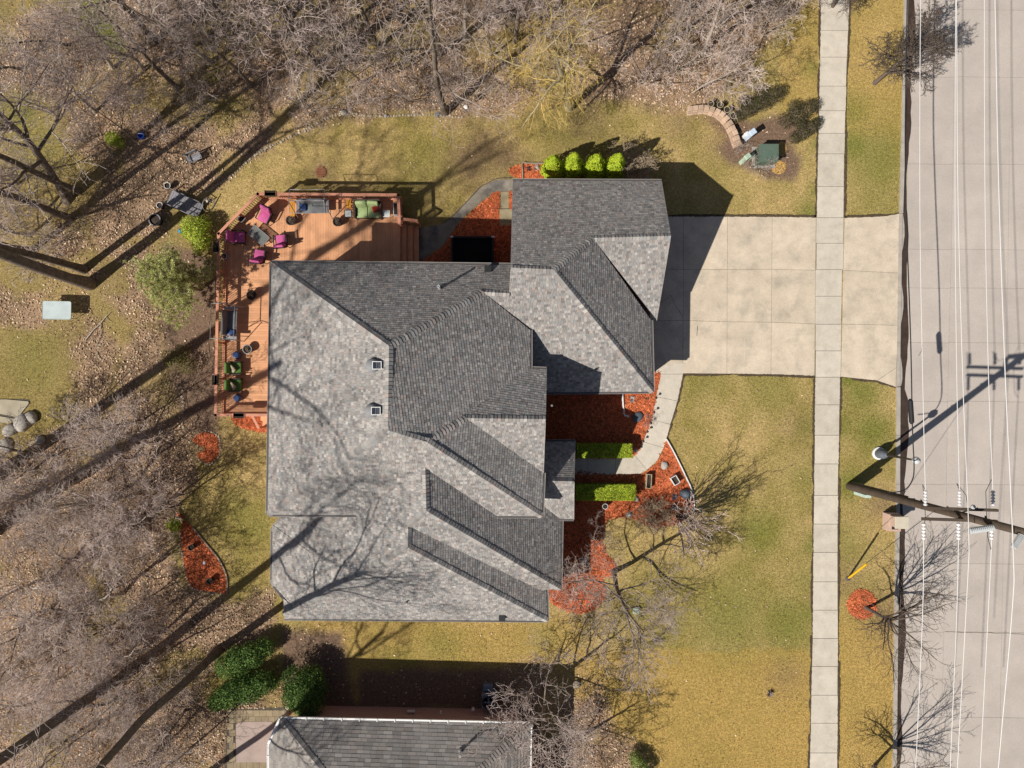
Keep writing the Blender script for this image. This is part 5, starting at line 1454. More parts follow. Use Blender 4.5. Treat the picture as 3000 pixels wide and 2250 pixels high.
put(S2, 1720, 1560, 0.7, .55, 'small leafless shrub in the shaded mulch near the porch', 'front yard shrubs')
put(S1, 1660, 1640, 0.7, .6, 'small leafless shrub against the wing wall', 'front yard shrubs')
put(B2_, 1650, 1700, 1.7, .8, 'low leafless brush by the corner of the wing', 'front yard shrubs')

# ------------------------------------------------------------------ evergreens: many small leaf faces through the crown volume
def leaf_crown(name, n, radial, leaf, mat_, parent, seed, colors, flat=.35, org=(0, 0, 0)):
    rs = np.random.RandomState(seed)
    pts, nrm_ = radial(rs, n)
    n = len(pts)
    a = rs.uniform(0, 6.28, n)
    nn = nrm_ + rs.normal(0, flat, (n, 3)); nn /= np.linalg.norm(nn, axis=1, keepdims=True) + 1e-9
    ref = np.tile([0.3, 0.2, 1.0], (n, 1)); u = np.cross(nn, ref); u /= np.linalg.norm(u, axis=1, keepdims=True) + 1e-9
    w = np.cross(nn, u)
    u2 = u * np.cos(a)[:, None] + w * np.sin(a)[:, None]; w2 = np.cross(nn, u2)
    s = rs.uniform(.6, 1.3, n)[:, None] * leaf[0]; t = rs.uniform(.6, 1.3, n)[:, None] * leaf[1]
    V = np.stack([pts - u2 * s, pts + w2 * t, pts + u2 * s, pts - w2 * t], 1)
    cl = np.array(colors)[rs.randint(0, len(colors), n)] * rs.uniform(.7, 1.3, (n, 1))
    F = np.arange(n * 4).reshape(n, 4)
    return fast_mesh(name, V.reshape(-1, 3), F, mat_, parent, colors=np.repeat(cl, 4, axis=0))

m_leaf = mat('evergreen_leaves', attr=True, rough=0.7, var=0.15, scale=3.0, spec=0.25, transl=.25)
def cone_crown(h, r, pw=.75, lump=.12, seed=1):
    rg = np.random.RandomState(seed); ph = rg.uniform(0, 6.28, 8)
    def f(rs, n):
        t = rs.uniform(0, 1, n) ** 1.4; a = rs.uniform(0, 6.28, n)
        prof = np.where(t < .18, .78 + t * 1.2, (1 - (t - .18) / .82) ** pw)
        lm = 1 + lump * (np.sin(a * 5 + ph[0] + t * 7) + np.sin(a * 9 + ph[1] - t * 13) * .6 + np.sin(t * 40 + a * 3) * .4)
        q = np.sqrt(rs.uniform(.55, 1.0, n))
        rr = r * prof * lm * q
        p = np.stack([rr * np.cos(a), rr * np.sin(a), h * (.05 + .95 * t)], 1)
        nv = np.stack([np.cos(a), np.sin(a), np.full(n, .55)], 1)
        return p, nv / np.linalg.norm(nv, axis=1, keepdims=True)
    return f
ARB = [(.50, .60, .04), (.42, .54, .03), (.58, .64, .06), (.30, .44, .03)]
for i, (px, py, hh, rr) in enumerate(((1617, 502, 2.9, .66), (1672, 500, 3.3, .62), (1735, 502, 3.1, .66), (1791, 502, 3.3, .63))):
    c = P(px, py + 6, 0)
    t = thing('arborvitae', f'{ORDS[i]} from the left of the four lime-green arborvitaes north of the garage', 'shrub', tuple(c), 0, 'arborvitaes along the garage wall')
    leaf_crown('crown', 5200, cone_crown(hh, rr, .62, .10, i), (.06, .028), m_leaf, t, 40 + i, ARB, .5)
    MB().tube([(0, 0, -.05), (0, 0, hh * .6)], [.05, .02], 7).build('trunk', m_bark, t, local=True)

def box_crown(lx, ly, h, r=.12):
    def f(rs, n):
        p = rs.uniform(-1, 1, (n, 3)); ax = rs.choice(3, n, p=[.18, .22, .60]); sg = np.where(rs.rand(n) < .5, -1, 1)
        nv = np.zeros((n, 3))
        for k in range(3):
            m_ = ax == k
            if k == 2: sg[m_] = 1
            p[m_, k] = sg[m_] * rs.uniform(.86, 1.03, m_.sum()); nv[m_, k] = sg[m_]
        q = p.copy(); sq = np.maximum(np.abs(q[:, 0]), 0)
        out = np.stack([q[:, 0] * lx / 2, q[:, 1] * ly / 2, h / 2 + q[:, 2] * h / 2], 1)
        out[:, 2] += .05 * np.sin(out[:, 0] * 7) * np.sin(out[:, 1] * 6); out[:, 2] = np.maximum(out[:, 2], .02)
        return out, nv
    return f
HEDGE = [(.44, .52, .04), (.36, .46, .03), (.52, .56, .06), (.24, .34, .03)]
for (x0, y0, x1, y1, lab, sd_) in ((1690, 1300, 1852, 1341, 'clipped yellow-green hedge above the front walk, mostly in shade', 51), (1686, 1420, 1862, 1466, 'clipped bright yellow-green hedge below the front walk', 52)):
    a = P(x0, y0, .8); b = P(x1, y1, .8); c = (a + b) / 2
    t = thing('hedge', lab, 'hedge', (c.x, c.y, 0), 0, 'clipped hedges by the front walk')
    lx, ly = abs(b.x - a.x), abs(b.y - a.y)
    leaf_crown('foliage', 8500, box_crown(lx, ly, .85), (.045, .028), m_leaf, t, sd_, HEDGE, .6)
    MB().rbox((0, 0, .38), (lx * .86, ly * .8, .72), .08).build('branch_core', m_twigd, t, local=True)

def blob_crown(lumps):
    def f(rs, n):
        w = np.array([l[3] ** 2 for l in lumps]); k = rs.choice(len(lumps), n, p=w / w.sum())
        L_ = np.array(lumps)[k]
        v = rs.normal(0, 1, (n, 3)); v[:, 2] = np.abs(v[:, 2]) * 1.1 - .25; v /= np.linalg.norm(v, axis=1, keepdims=True)
        q = rs.uniform(.55, 1.05, n)[:, None]
        p = L_[:, :3] + v * L_[:, 3:4] * q * np.array([1, 1, .8])
        p[:, 2] = np.maximum(p[:, 2], .03)
        return p, v
    return f
def bush(px, py, lab, lumps, n, leaf, cols, seed, name='evergreen_shrub', cat='shrub', stem=.05, group=None):
    c = P(px, py, 0); t = thing(name, lab, cat, tuple(c), 0, group)
    leaf_crown('foliage', n, blob_crown(lumps), leaf, m_leaf, t, seed, cols, .5)
    mb = MB(); rg = random.Random(seed)
    for l in lumps:
        mb.tube([(0, 0, -.05), (l[0] * .5, l[1] * .5, l[2] * .6 + .1), (l[0], l[1], l[2])], [stem, stem * .7, stem * .35], 6)
    mb.build('stems', m_bark, t, local=True)
    return t
DKG = [(.10, .18, .04), (.14, .24, .05), (.19, .30, .07), (.07, .13, .03)]
rg = random.Random(3)
bush(905, 2000, 'round dark green evergreen shrub at the corner of the neighbouring house', [(0, 0, 1.2, 1.0), (.35, -.65, 1.0, .85), (-.3, .6, 1.1, .9), (.35, .75, .9, .75), (-.5, -.4, .9, .75), (.6, .1, .9, .75), (-.1, -1.05, .7, .6)], 13000, (.055, .032), DKG, 61)
bush(735, 2005, 'long dark green evergreen hedge left of the round shrub', [(-1.7, -.75, .5, .55), (-1.1, -.35, .7, .75), (-.5, -.05, .8, .85), (.3, .1, .9, .8), (.9, .45, .8, .75), (1.4, .45, .6, .5), (-.2, .6, .6, .5)], 11000, (.055, .032), DKG, 62)
bush(735, 1925, 'shadowed dark green evergreen hedge behind the long hedge', [(-1.0, -.2, .7, .75), (-.3, .15, .9, .8), (.4, .5, .9, .75), (1.0, .8, .7, .6), (-.6, .5, .6, .5)], 8000, (.055, .032), DKG, 63)
YLG = [(.42, .52, .05), (.50, .58, .08), (.32, .42, .04), (.56, .60, .12)]
bush(592, 682, 'bright yellow-green bush beside the angled deck corner', [(0, 0, .8, .75), (.3, -.5, .7, .6), (-.35, .3, .7, .55), (.35, .35, .65, .5), (.1, -.95, .5, .45), (-.5, -.1, .5, .45)], 5200, (.06, .022), YLG, 64, name='bush', cat='bush')
bush(345, 415, 'small green bush under the left trees', [(0, 0, .45, .45), (.3, -.2, .35, .35)], 1600, (.05, .02), YLG, 65, name='bush', cat='bush')
bush(522, 1540, 'small green bush at the tip of the triangular mulch bed', [(0, 0, .3, .35), (-.3, .1, .25, .3), (.1, .3, .25, .28)], 1300, (.05, .02), YLG, 66, name='bush', cat='bush')
PGR = [(.30, .36, .10), (.38, .43, .15), (.22, .28, .07)]
bush(1868, 2225, 'pale green bush at the bottom edge by the leaf bed', [(0, 0, .5, .5), (.25, -.5, .5, .5), (-.2, .35, .4, .4)], 3600, (.05, .02), PGR, 67, name='bush', cat='bush')
bush(530, 1062, 'olive bush below the pine on the west side', [(0, 0, .6, .6), (.6, -.2, .5, .55), (-.5, .3, .4, .45), (.3, .6, .4, .5)], 1900, (.06, .018), [(.20, .19, .05), (.25, .23, .07), (.16, .14, .05)], 68, name='bush', cat='bush')
JUN = [(.12, .105, .055), (.09, .09, .03), (.16, .12, .085), (.07, .085, .02), (.18, .13, .10)]
for i, (px, py, sx) in enumerate(((2225, 305, 1.15), (2325, 345, 1.1), (2345, 395, .85), (2180, 330, .9))):
    bush(px, py, f'{("big brown-green", "broad brown-green", "small bronze", "low brown")[i]} juniper shrub {("left of the others", "nearest the sidewalk", "just above the green cabinet bed", "behind the curved stone wall")[i]}',
         [(0, 0, .35, .55 * sx), (.55 * sx, .3, .35, .5 * sx), (-.5 * sx, -.3, .3, .45 * sx), (.9 * sx, .55, .35, .35 * sx), (-.1, .45, .3, .4 * sx)], 2600, (.075, .014), JUN, 70 + i, name='juniper', cat='shrub', stem=.03, group='junipers by the sidewalk')

# white pine: limbs with needle tufts
def pine(px, py, h, lab, seed):
    rg = random.Random(seed); c = P(px, py, 0)
    t = thing('pine_tree', lab, 'tree', tuple(c))
    lx, ly = -.02, .02
    MB().tube([(0, 0, -.1), (lx * h * .5, ly * h * .5, h * .5), (lx * h, ly * h, h)], [.10, .06, .02], 8).build('trunk', m_bark, t, local=True)
    limbs = MB(); tufts = []
    for k in range(42):
        z = h * (.15 + .85 * (k + rg.random()) / 42); L_ = (1 - .62 * z / h) * 2.5 * rg.uniform(.7, 1.15); a = rg.uniform(0, 6.28)
        p = Vector((lx * z, ly * z, z)); d = Vector((math.cos(a), math.sin(a), .25)).normalized()
        pts = [p]
        for q in range(4):
            d = (d + Vector((rg.gauss(0, .12), rg.gauss(0, .12), rg.gauss(.03, .08)))).normalized(); p = p + d * L_ / 4; pts.append(p)
            for w in range(6):
                tp = p + Vector((rg.gauss(0, .24), rg.gauss(0, .24), rg.gauss(.03, .08))); limbs.tube([p, tp], [.010, .005], 3, False); tufts.append((tp, d))
        limbs.tube(pts, [.03, .025, .018, .012, .008], 5, False)
    limbs.build('limbs', m_bark, t, local=True)
    rs = np.random.RandomState(seed); V = []; Cc = []
    pal = np.array([(.54, .56, .20), (.66, .66, .28), (.42, .46, .15), (.74, .72, .36)])
    for tp, d in tufts:
        nn = 38
        dv = rs.normal(0, 1, (nn, 3)) + np.array(d) * .9 + np.array([0, 0, .5]); dv /= np.linalg.norm(dv, axis=1, keepdims=True)
        ln = rs.uniform(.12, .24, nn)[:, None]; sd = np.cross(dv, rs.normal(0, 1, (nn, 3))); sd /= np.linalg.norm(sd, axis=1, keepdims=True) + 1e-9
        b0 = np.array(tp)[None, :]
        V.append(np.stack([b0 + sd * .015, b0 - sd * .015 + dv * .01, b0 + dv * ln], 1)); Cc.append(pal[rs.randint(0, 4, nn)] * rs.uniform(.75, 1.25, (nn, 1)))
    V = np.concatenate(V); Cc = np.concatenate(Cc)
    fast_mesh('needles', V.reshape(-1, 3), np.arange(len(V) * 3).reshape(-1, 3), m_leaf, t, colors=np.repeat(Cc, 3, axis=0))
pine(586, 850, 4.8, 'soft green pine beside the west deck railing', 81)
# ------------------------------------------------------------------ utility pole, wires, guy, street lamp, mailbox
m_pole = mat('weathered_pole', (0.085, 0.062, 0.045), 0.9, 0.3, 3.0, bump=0.6, bscale=20)
m_ins = mat('grey_porcelain', (0.45, 0.47, 0.48), 0.3, 0.1, 5, spec=.5)
m_insw = mat('white_porcelain', (0.72, 0.70, 0.70), 0.3, 0.1, 5, spec=.5)
m_alu = mat('bright_aluminium_wire', (0.70, 0.685, 0.67), 0.5, 0.04, 5)
m_cable = mat('black_cable', (0.02, 0.02, 0.022), 0.6, 0.1, 5)
m_yel = mat('yellow_guard', (0.75, 0.42, 0.01), 0.5, 0.1, 5)
m_mint = mat('pale_green_box', (0.50, 0.62, 0.54), 0.5, 0.1, 5)
pb = P(2489, 1424, 0)
pole = thing('utility_pole', 'tall dark wooden utility pole with double crossarms beside the road', 'utility pole', tuple(pb))
lean = Vector((0.0, .28, 0)) / 15.5
def poleat(z): return Vector((pb.x, pb.y, 0)) + lean * z + Vector((0, 0, z))
MB().tube([poleat(-.3), poleat(0), poleat(8), poleat(15.6)], [.24, .23, .18, .14], 14).build('shaft', m_pole, pole, smooth=True)
ZA = 10.3
arms = []
for (x0, y0, x1, y1) in ((2701, 1488, 2923, 1495), (2701, 1520, 2921, 1527)):
    arms.append(MB().bar(P(x0, y0, ZA), P(x1, y1, ZA), .11, .13).build('crossarm', m_pole, pole))
for q, off in ((0, -.55), (0, .55)):
    c = poleat(ZA - .75)
    MB().bar(c, P(2827 + off * 70, 1488, ZA - .05), .045, .03).build('brace', m_gut, pole)
MB().box(poleat(1.35) + Vector((.05, -.30, 0)), (.30, .16, 1.3)).build('meter_box', m_mint, pole)
for z in (2.5, 5, 7, 9, 11.5): MB().box(poleat(z) + Vector((0, .2, 0)), (.05, .1, .08)).build('conduit_clip', m_gut, pole)
MB().tube([poleat(.2) + Vector((.05, .24, 0)), poleat(5.8) + Vector((.05, .22, 0))], .035, 8).build('riser_conduit', m_gut, pole)
def ribbed(a, b, r, n, name, m, parent):
    a = Vector(a); b = Vector(b); pts, rad = [], []
    for k in range(n):
        for f, q in ((0.0, .45), (.25, 1.0), (.6, .9), (.9, .45)):
            pts.append(a + (b - a) * ((k + f) / n)); rad.append(r * q)
    return MB().tube(pts, rad, 10).build(name, m, parent)
WX = [(2711, 2711, 2706), (2811, 2811, 2808), (2909, 2909, 2905)]
for xn, xm, xs in WX:
    ribbed(P(xn, 1482, ZA + .06), P(xn, 1436, ZA + .02), .085, 5, 'string_insulator', m_insw, pole)
    ribbed(P(xs, 1532, ZA + .06), P(xs, 1582, ZA + .02), .085, 5, 'string_insulator', m_insw, pole)
ribbed(poleat(12.1) + Vector((-.15, -.1, .05)), P(2838, 1556, 12.2), .13, 13, 'post_insulator', m_ins, pole)
ribbed(poleat(13.6) + Vector((-.1, -.1, .05)), P(2968, 1606, 13.7), .13, 11, 'post_insulator', m_ins, pole)
ribbed(P(2851, 1485, ZA + .08), P(2851, 1485, ZA + .55), .10, 4, 'pin_insulator', m_ins, pole)
MB().tube([P(2711, 1436, ZA), P(2703, 1420, ZA - .2), P(2708, 1460, ZA - .35), P(2711, 1510, ZA - .3), P(2706, 1570, ZA)], .012, 6).build('jumper_wire', m_cable, pole)
MB().tube([P(2811, 1436, ZA), P(2803, 1416, ZA - .2), P(2830, 1450, ZA - .3), P(2838, 1500, ZA + .8), P(2838, 1556, 12.2)], .012, 6).build('jumper_wire', m_cable, pole)
MB().tube([P(2905, 1405, ZA), P(2888, 1440, ZA - .3), P(2890, 1500, ZA - .4), P(2893, 1570, ZA - .3), P(2903, 1610, ZA)], .012, 6).build('jumper_wire', m_cable, pole)

def wire(name, lab, pts, r, m):
    t = smooth_path([tuple(P(a, b, z)) for a, b, z in pts], 6)
    o = MB().tube([tuple(p) for p in t], r, 6).build(name, m)
    return tag(o, lab, 'power line', 'overhead lines along the road')
wire('power_line', 'white overhead line nearest the kerb, running up from the pole', [(2705, -420, 9.2), (2697, 0, 9.6), (2695, 600, 9.9), (2703, 1100, 10.2), (2711, 1436, ZA + .02)], .0145, m_alu)
wire('power_line', 'white overhead line nearest the kerb, running down from the pole', [(2706, 1582, ZA + .02), (2703, 1800, 10.1), (2683, 2250, 9.8), (2668, 2600, 9.5)], .0145, m_alu)
wire('power_line', 'second white overhead line from the kerb, upper span', [(2806, -420, 9.2), (2800, 0, 9.6), (2798, 600, 9.9), (2803, 1100, 10.2), (2811, 1436, ZA + .02)], .0145, m_alu)
wire('power_line', 'second white overhead line from the kerb, lower span', [(2808, 1582, ZA + .02), (2803, 1800, 10.1), (2784, 2250, 9.8), (2770, 2600, 9.5)], .0145, m_alu)
wire('power_line', 'high white overhead line held by the left post insulator', [(2798, -420, 11.3), (2803, 100, 11.6), (2807, 600, 11.9), (2822, 1150, 12.1), (2838, 1556, 12.3), (2834, 1720, 12.2), (2805, 2250, 11.9), (2790, 2600, 11.6)], .0145, m_alu)
wire('power_line', 'fourth white overhead line, ending at the right crossarm tip, upper span', [(2886, -420, 9.2), (2884, 0, 9.6), (2886, 600, 9.9), (2896, 1100, 10.2), (2909, 1436, ZA + .02)], .0145, m_alu)
wire('power_line', 'fourth white overhead line, starting at the right crossarm tip, lower span', [(2905, 1582, ZA + .02), (2900, 1700, 10.1), (2872, 2250, 9.8), (2855, 2600, 9.5)], .0145, m_alu)
wire('power_line', 'outermost white overhead line at the right edge', [(2905, -420, 12.7), (2915, 0, 13.0), (2926, 550, 13.3), (2945, 1100, 13.6), (2968, 1606, 13.8), (2966, 1780, 13.7), (2925, 2250, 13.4), (2900, 2600, 13.1)], .017, m_alu)
cab = wire('telecom_cable', 'black telecom cable with a splice sleeve over the road edge', [(2665, -420, 5.7), (2658, 0, 5.8), (2652, 400, 5.9), (2656, 650, 6.0), (2668, 1000, 6.1), (2673, 1250, 6.15), (2678, 1370, 6.1), (2671, 1410, 6.0), (2652, 1434, 5.9), (2622, 1442, 5.9), (2600, 1440, 5.8)], .028, m_cable)
MB().tube([P(2667, 1168, 6.08), P(2667, 1175, 6.08), P(2671, 1236, 6.1), P(2671, 1243, 6.1)], [.05, .12, .12, .05], 12).build('splice_sleeve', m_cable, cab)
g0 = P(2484, 1695, 0); g1 = poleat(8.2)
guy = thing('guy_wire', 'yellow guarded guy wire anchored in the parkway grass', 'guy wire', tuple(g0))
MB().tube([g0 - Vector((0, 0, .1)), g1], .012, 6).build('wire', m_cable, guy)
dv = (g1 - g0).normalized()
MB().tube([g0 + dv * .15, g0 + dv * 2.45], .055, 10).build('guard', m_yel, guy)
MB().lathe(g0, [(.16, -.05), (.14, .02), (.05, .05)], 12).build('anchor_plate', m_gut, guy)
# street lamp
lb = P(2573, 1328, 0)
lamp = thing('street_lamp', 'slim dark street lamp on a thick round concrete base', 'street lamp', tuple(lb))
MB().lathe(lb, [(.36, -.05), (.36, .10), (.30, .12)], 20).build('footing', m_white, lamp)
MB().lathe(lb, [(.27, .10), (.26, .55), (.20, .75), (.12, .9), (.09, 1.0)], 18).build('base_cover', mat('slate_metal', (.13, .15, .18), .5, .15, 4), lamp, smooth=True)
MB().lathe(lb, [(.075, .9), (.05, 3.45), (.07, 3.5), (.06, 3.55)], 12).build('post', m_frame, lamp)
lg = MB().lathe((lb.x, lb.y, 3.5), [(.06, 0), (.14, .05), (.20, .22), (.17, .38), (.08, .46)], 16).build('globe', mat('prismatic_globe', (.55, .57, .58), .2, .1, 20, spec=.6), lamp, smooth=True)
MB().lathe((lb.x, lb.y, 3.93), [(.10, 0), (.06, .06), (.015, .16)], 12).build('finial', m_ins, lamp)
# brick mailbox
mbx = P(2603, 1519, 0)
mail = thing('brick_mailbox', 'pink brick mailbox pier with pale stone cap by the kerb', 'mailbox', tuple(mbx))
m_brick3 = brick_mat('tan_pink_brick', (0.60, 0.40, 0.31), (0.50, 0.33, 0.26), (0.58, 0.52, 0.45), .2, .07)
MB().box((mbx.x, mbx.y - .12, .3), (.68, .95, .7)).build('pier', m_brick3, mail)
MB().box((mbx.x + .02, mbx.y + .02, .95), (.60, .56, .62)).build('upper_pier', m_brick3, mail)
MB().rbox((mbx.x + .03, mbx.y + .02, 1.31), (.74, .66, .10), .015).build('cap', mat('cap_stone', (.58, .51, .40), .85, .1, 4), mail)
db = MB().box((mbx.x + .0, mbx.y - .28, .66), (.34, .40, .05)).build('letter_box', m_frame, mail)
MB().box((mbx.x - .02, mbx.y - .285, 1.0), (.30, .03, .30)).build('door', m_gut, mail)

# ------------------------------------------------------------------ utility cabinet corner with curved stone wall
m_cab = mat('dark_green_cabinet', (.105, .15, .115), .5, .12, 5)
m_ped = mat('pale_green_pedestal', (.42, .53, .40), .55, .2, 6)
m_ped2 = mat('pale_blue_pedestal', (.55, .64, .76), .5, .12, 6)
c = P(2236, 462, 0)
t = thing('transformer_cabinet', 'dark green pad-mounted transformer cabinet among dry stalks', 'utility box', tuple(c))
MB().rbox((c.x, c.y, .42), (.98, .92, .84), .03).build('body', m_cab, t)
MB().rbox((c.x + .02, c.y, .86), (1.06, .98, .06), .02).build('lid', m_cab, t)
MB().box((c.x, c.y, .0), (1.3, 1.2, .12)).build('pad', m_kerb, t)
def pedestal(px, py, h, w, m, lab, rz=0.6):
    c = P(px, py, 0); t = thing('utility_pedestal', lab, 'utility box', tuple(c), rz)
    MB().rbox((0, 0, h * .45), (w, w * .8, h * .9), .03).build('body', m, t, local=True)
    MB().rbox((0, 0, h * .93), (w * 1.12, w * .92, h * .12), .03).build('cap', m, t, local=True)
    MB().box((0, -w * .41, h * .5), (w * .7, .015, h * .5)).build('label_plate', m_pvc, t, local=True)
pedestal(2172, 476, 1.15, .30, m_ped, 'tall pale green utility pedestal left of the dark cabinet')
pedestal(2194, 466, .75, .20, m_ped, 'short pale green utility pedestal touching the dark cabinet side')
pedestal(2188, 405, 1.05, .34, m_ped2, 'pale blue utility pedestal above the dark cabinet')
pedestal(2178, 402, .6, .22, m_white, 'small white utility pedestal beside the pale blue one')
put(B2_, 2212, 482, .4, .62, 'dry brown stalks in front of the dark green cabinet', 'cabinet corner shrubs')
put(B1_, 2160, 440, 2.4, .3, 'tiny dry brown tuft at the end of the curved stone wall', 'cabinet corner shrubs')
m_block = mat('tan_wall_block', (.50, .36, .26), .9, .18, 5, bump=.5, bscale=30, objvar=.16)
wp = smooth_path([(2018, 332), (2053, 328), (2081, 333), (2106, 346), (2126, 367), (2140, 394), (2149, 418), (2155, 434)], 10)
wall = thing('stone_wall', 'low curved tan block wall holding four pots', 'garden wall', tuple(P(2110, 360)))
pts = [P(a, b, 0) for a, b in wp]
def along(pts, step):
    out = []; acc = 0.0
    for a, b in zip(pts[:-1], pts[1:]):
        d = (b - a); L_ = d.length
        while acc < L_:
            out.append((a + d * (acc / L_), math.atan2(d.y, d.x))); acc += step
        acc -= L_
    return out
for course in range(3):
    for q, (p, a) in enumerate(along(pts, .30)):
        if course == 2 and q > 13: continue
        n = Vector((-math.sin(a), math.cos(a), 0)) * (course * .06)
        MB().rbox((p.x + n.x + rnd.uniform(-.012, .012), p.y + n.y + rnd.uniform(-.012, .012), .07 + course * .145), (.285, .30 - .02 * course, .14), .018, rz=a + rnd.uniform(-.04, .04), seg=1).build('block', m_block, wall)
for i, (px, py) in enumerate(((2075, 316), (2102, 320), (2122, 334), (2140, 351))):
    pot(px, py - 2, .0, .175, .52, m_frame, f'{ORDS[i]} from the left of four dark pots on the curved stone wall', m_tan, group='pots along the stone wall', seed=i, plant=False)

# ------------------------------------------------------------------ stones, rocks, edging
def rock_mesh(seed, n=2, squash=.7):
    bm = bmesh.new(); bmesh.ops.create_icosphere(bm, subdivisions=n, radius=1.0)
    rg = random.Random(seed); ax = [Vector((rg.gauss(0, 1), rg.gauss(0, 1), rg.gauss(0, 1))).normalized() for _ in range(7)]
    for v in bm.verts:
        s = 1 + .13 * sum(max(0, v.co.normalized().dot(a)) ** 3 * rg2 for a, rg2 in zip(ax, (1, -1, .8, -.8, .6, -.6, .9)))
        v.co = v.co * s; v.co.z *= squash
        for a in ax[:4]:
            dd = v.co.dot(a)
            if dd > .82: v.co -= a * (dd - .82) * .8
    me = bpy.data.meshes.new('rock'); bm.to_mesh(me); bm.free()
    return me
m_stone = mat('tan_edging_stone', (.40, .33, .245), .9, .2, 10, bump=.4, objvar=.3)
m_rock = mat('pale_grey_rock', (.40, .37, .33), .9, .25, 4, bump=.6, bscale=15, stain=(.22, .19, .16), stscale=3)
m_slate = mat('dark_slate_rock', (.095, .115, .14), .6, .25, 4, bump=.5, bscale=15)
RM = [rock_mesh(s, 1) for s in range(5)]
for me in RM: me.materials.append(m_stone)
def edging(lab, pxs, step, size, closed=False, jit=.03):
    pth = smooth_path(pxs, 8, closed); pts = [P(a, b, 0) for a, b in pth]
    t = thing('stone_edging', lab, 'edging', tuple(pts[0])); og = ORG[t.name]
    for p, a in along(pts, step):
        o = new_obj('stone', rnd.choice(RM), None, t)
        s = size * rnd.uniform(.7, 1.3)
        o.location = (p.x - og.x + rnd.uniform(-jit, jit), p.y - og.y + rnd.uniform(-jit, jit), s * .3); o.rotation_euler = (0, 0, rnd.uniform(0, 6.28)); o.scale = (s * 1.2, s, s * .8)
edging('row of small pale stones between the leaf litter and the north lawn', [(612, 560), (690, 505), (750, 452), (844, 405), (905, 376), (974, 340), (1010, 334), (1130, 341), (1250, 336), (1355, 344)], .165, .075)
edging('pale stones rimming the oval mulch island', [(562, 1292), (580, 1270), (605, 1264), (635, 1273), (645, 1300), (643, 1332), (627, 1354), (605, 1360), (583, 1348)], .15, .06)
edging('pale stones down the left side of the triangular mulch bed', [(526, 1535), (530, 1580), (537, 1640), (550, 1703), (575, 1728), (660, 1741)], .15, .065)
edging('straggling row of pale stones left of the deck end', [(531, 1125), (538, 1190), (536, 1270)], .17, .06, jit=.06)
edging('short arc of pale stones on the left lawn', [(300, 1000), (290, 1020), (288, 1045), (300, 1055)], .18, .06, jit=.05)
def strip(lab, pxs, w, h, m, name='bed_edging'):
    pth = [P(a, b, 0) for a, b in smooth_path(pxs, 8)]
    L_, R_ = [], []
    for i, p in enumerate(pth):
        d = (pth[min(i + 1, len(pth) - 1)] - pth[max(i - 1, 0)]).normalized(); n = Vector((-d.y, d.x, 0)) * w / 2
        L_.append(tuple((p + n)[:2])); R_.append(tuple((p - n)[:2]))
    mb = MB()
    for i in range(len(L_) - 1): mb.prism([L_[i], L_[i + 1], R_[i + 1], R_[i]], -.03, h)
    return tag(mb.build(name, m), lab, 'edging')
strip('white curved edging strip between the pointed mulch bed and the lawn', [(1951, 1286), (1968, 1315), (1990, 1358), (2010, 1400), (2026, 1436), (2033, 1475), (2031, 1500)], .055, .13, m_white)
strip('tan edging strip on the lawn side of the triangular mulch bed', [(566, 1545), (604, 1592), (643, 1640), (665, 1690), (666, 1740)], .07, .08, m_stone)
strip('dark edging strip along the outer side of the grey garden path', [(1300, 653), (1322, 637), (1371, 587), (1406, 549), (1428, 537), (1456, 524), (1500, 521)], .03, .05, m_gut)
def rock(px, py, r, lab, m, seed, sq=.7, z=None):
    c = P(px, py, 0); me = rock_mesh(seed, 3, sq); me.materials.append(m)
    o = new_obj('boulder', me); o.location = (c.x, c.y, r * .25); o.scale = (r, r * .85, r); o.rotation_euler = (0, 0, seed * 1.3)
    me.polygons.foreach_set('use_smooth', [True] * len(me.polygons))
    return tag(o, lab, 'rock')
rock(72, 1238, .55, 'large pale grey boulder beside the stone patio at the left edge', m_rock, 1)
rock(95, 1222, .38, 'pale boulder right of the largest patio boulder', m_rock, 2)
rock(30, 1262, .40, 'low boulder below the stone patio', m_rock, 3, .5)
rock(20, 1305, .42, 'boulder at the left edge in the trunk shadow', m_rock, 4, .5)
rock(120, 1290, .28, 'small boulder among twigs below the patio', m_rock, 5)
rock(1945, 1363, .24, 'pale grey rock in the pointed mulch bed near the walk', m_rock, 6, .6)
rock(2008, 1447, .36, 'dark slate-blue boulder at the lawn side of the pointed bed', m_slate, 7, .8)
rock(1866, 1222, .34, 'flat dark grey rock at the pipe outlet in the front bed', m_slate, 8, .4)
rock(1864, 1461, .18, 'small pale rock right of the bright hedge', m_rock, 9, .6)
rock(1842, 1507, .2, 'small pale rock at the lawn edge of the front bed', m_rock, 10, .5)
rock(600, 1648, .12, 'white stone in the triangular mulch bed', m_white, 11, .7)
rock(1009, 331, .19, 'pale rock at the bend of the stone row', m_rock, 12, .6)
rock(1282, 336, .17, 'grey rock at the foot of the leaning tree', m_slate, 13, .6)
rock(1365, 314, .14, 'white stone in the leaves right of the leaning tree', m_white, 14, .6)
rock(1130, 340, .13, 'squarish pale stone midway along the stone row', m_rock, 15, .6)
rock(838, 2085, .22, 'tan rock beside the round dark shrub', m_stone, 16, .6)
rock(845, 2072, .16, 'smaller tan rock beside the round dark shrub', m_stone, 17, .6)
rock(712, 2058, .14, 'tan rock in the leaves above the patio', m_stone, 18, .6)
rock(612, 590, .15, 'pale rock at the lower end of the stone row', m_rock, 19, .6)
rock(1688, 2005, .26, 'tan flat rock under the neighbouring tree', m_stone, 20, .35)

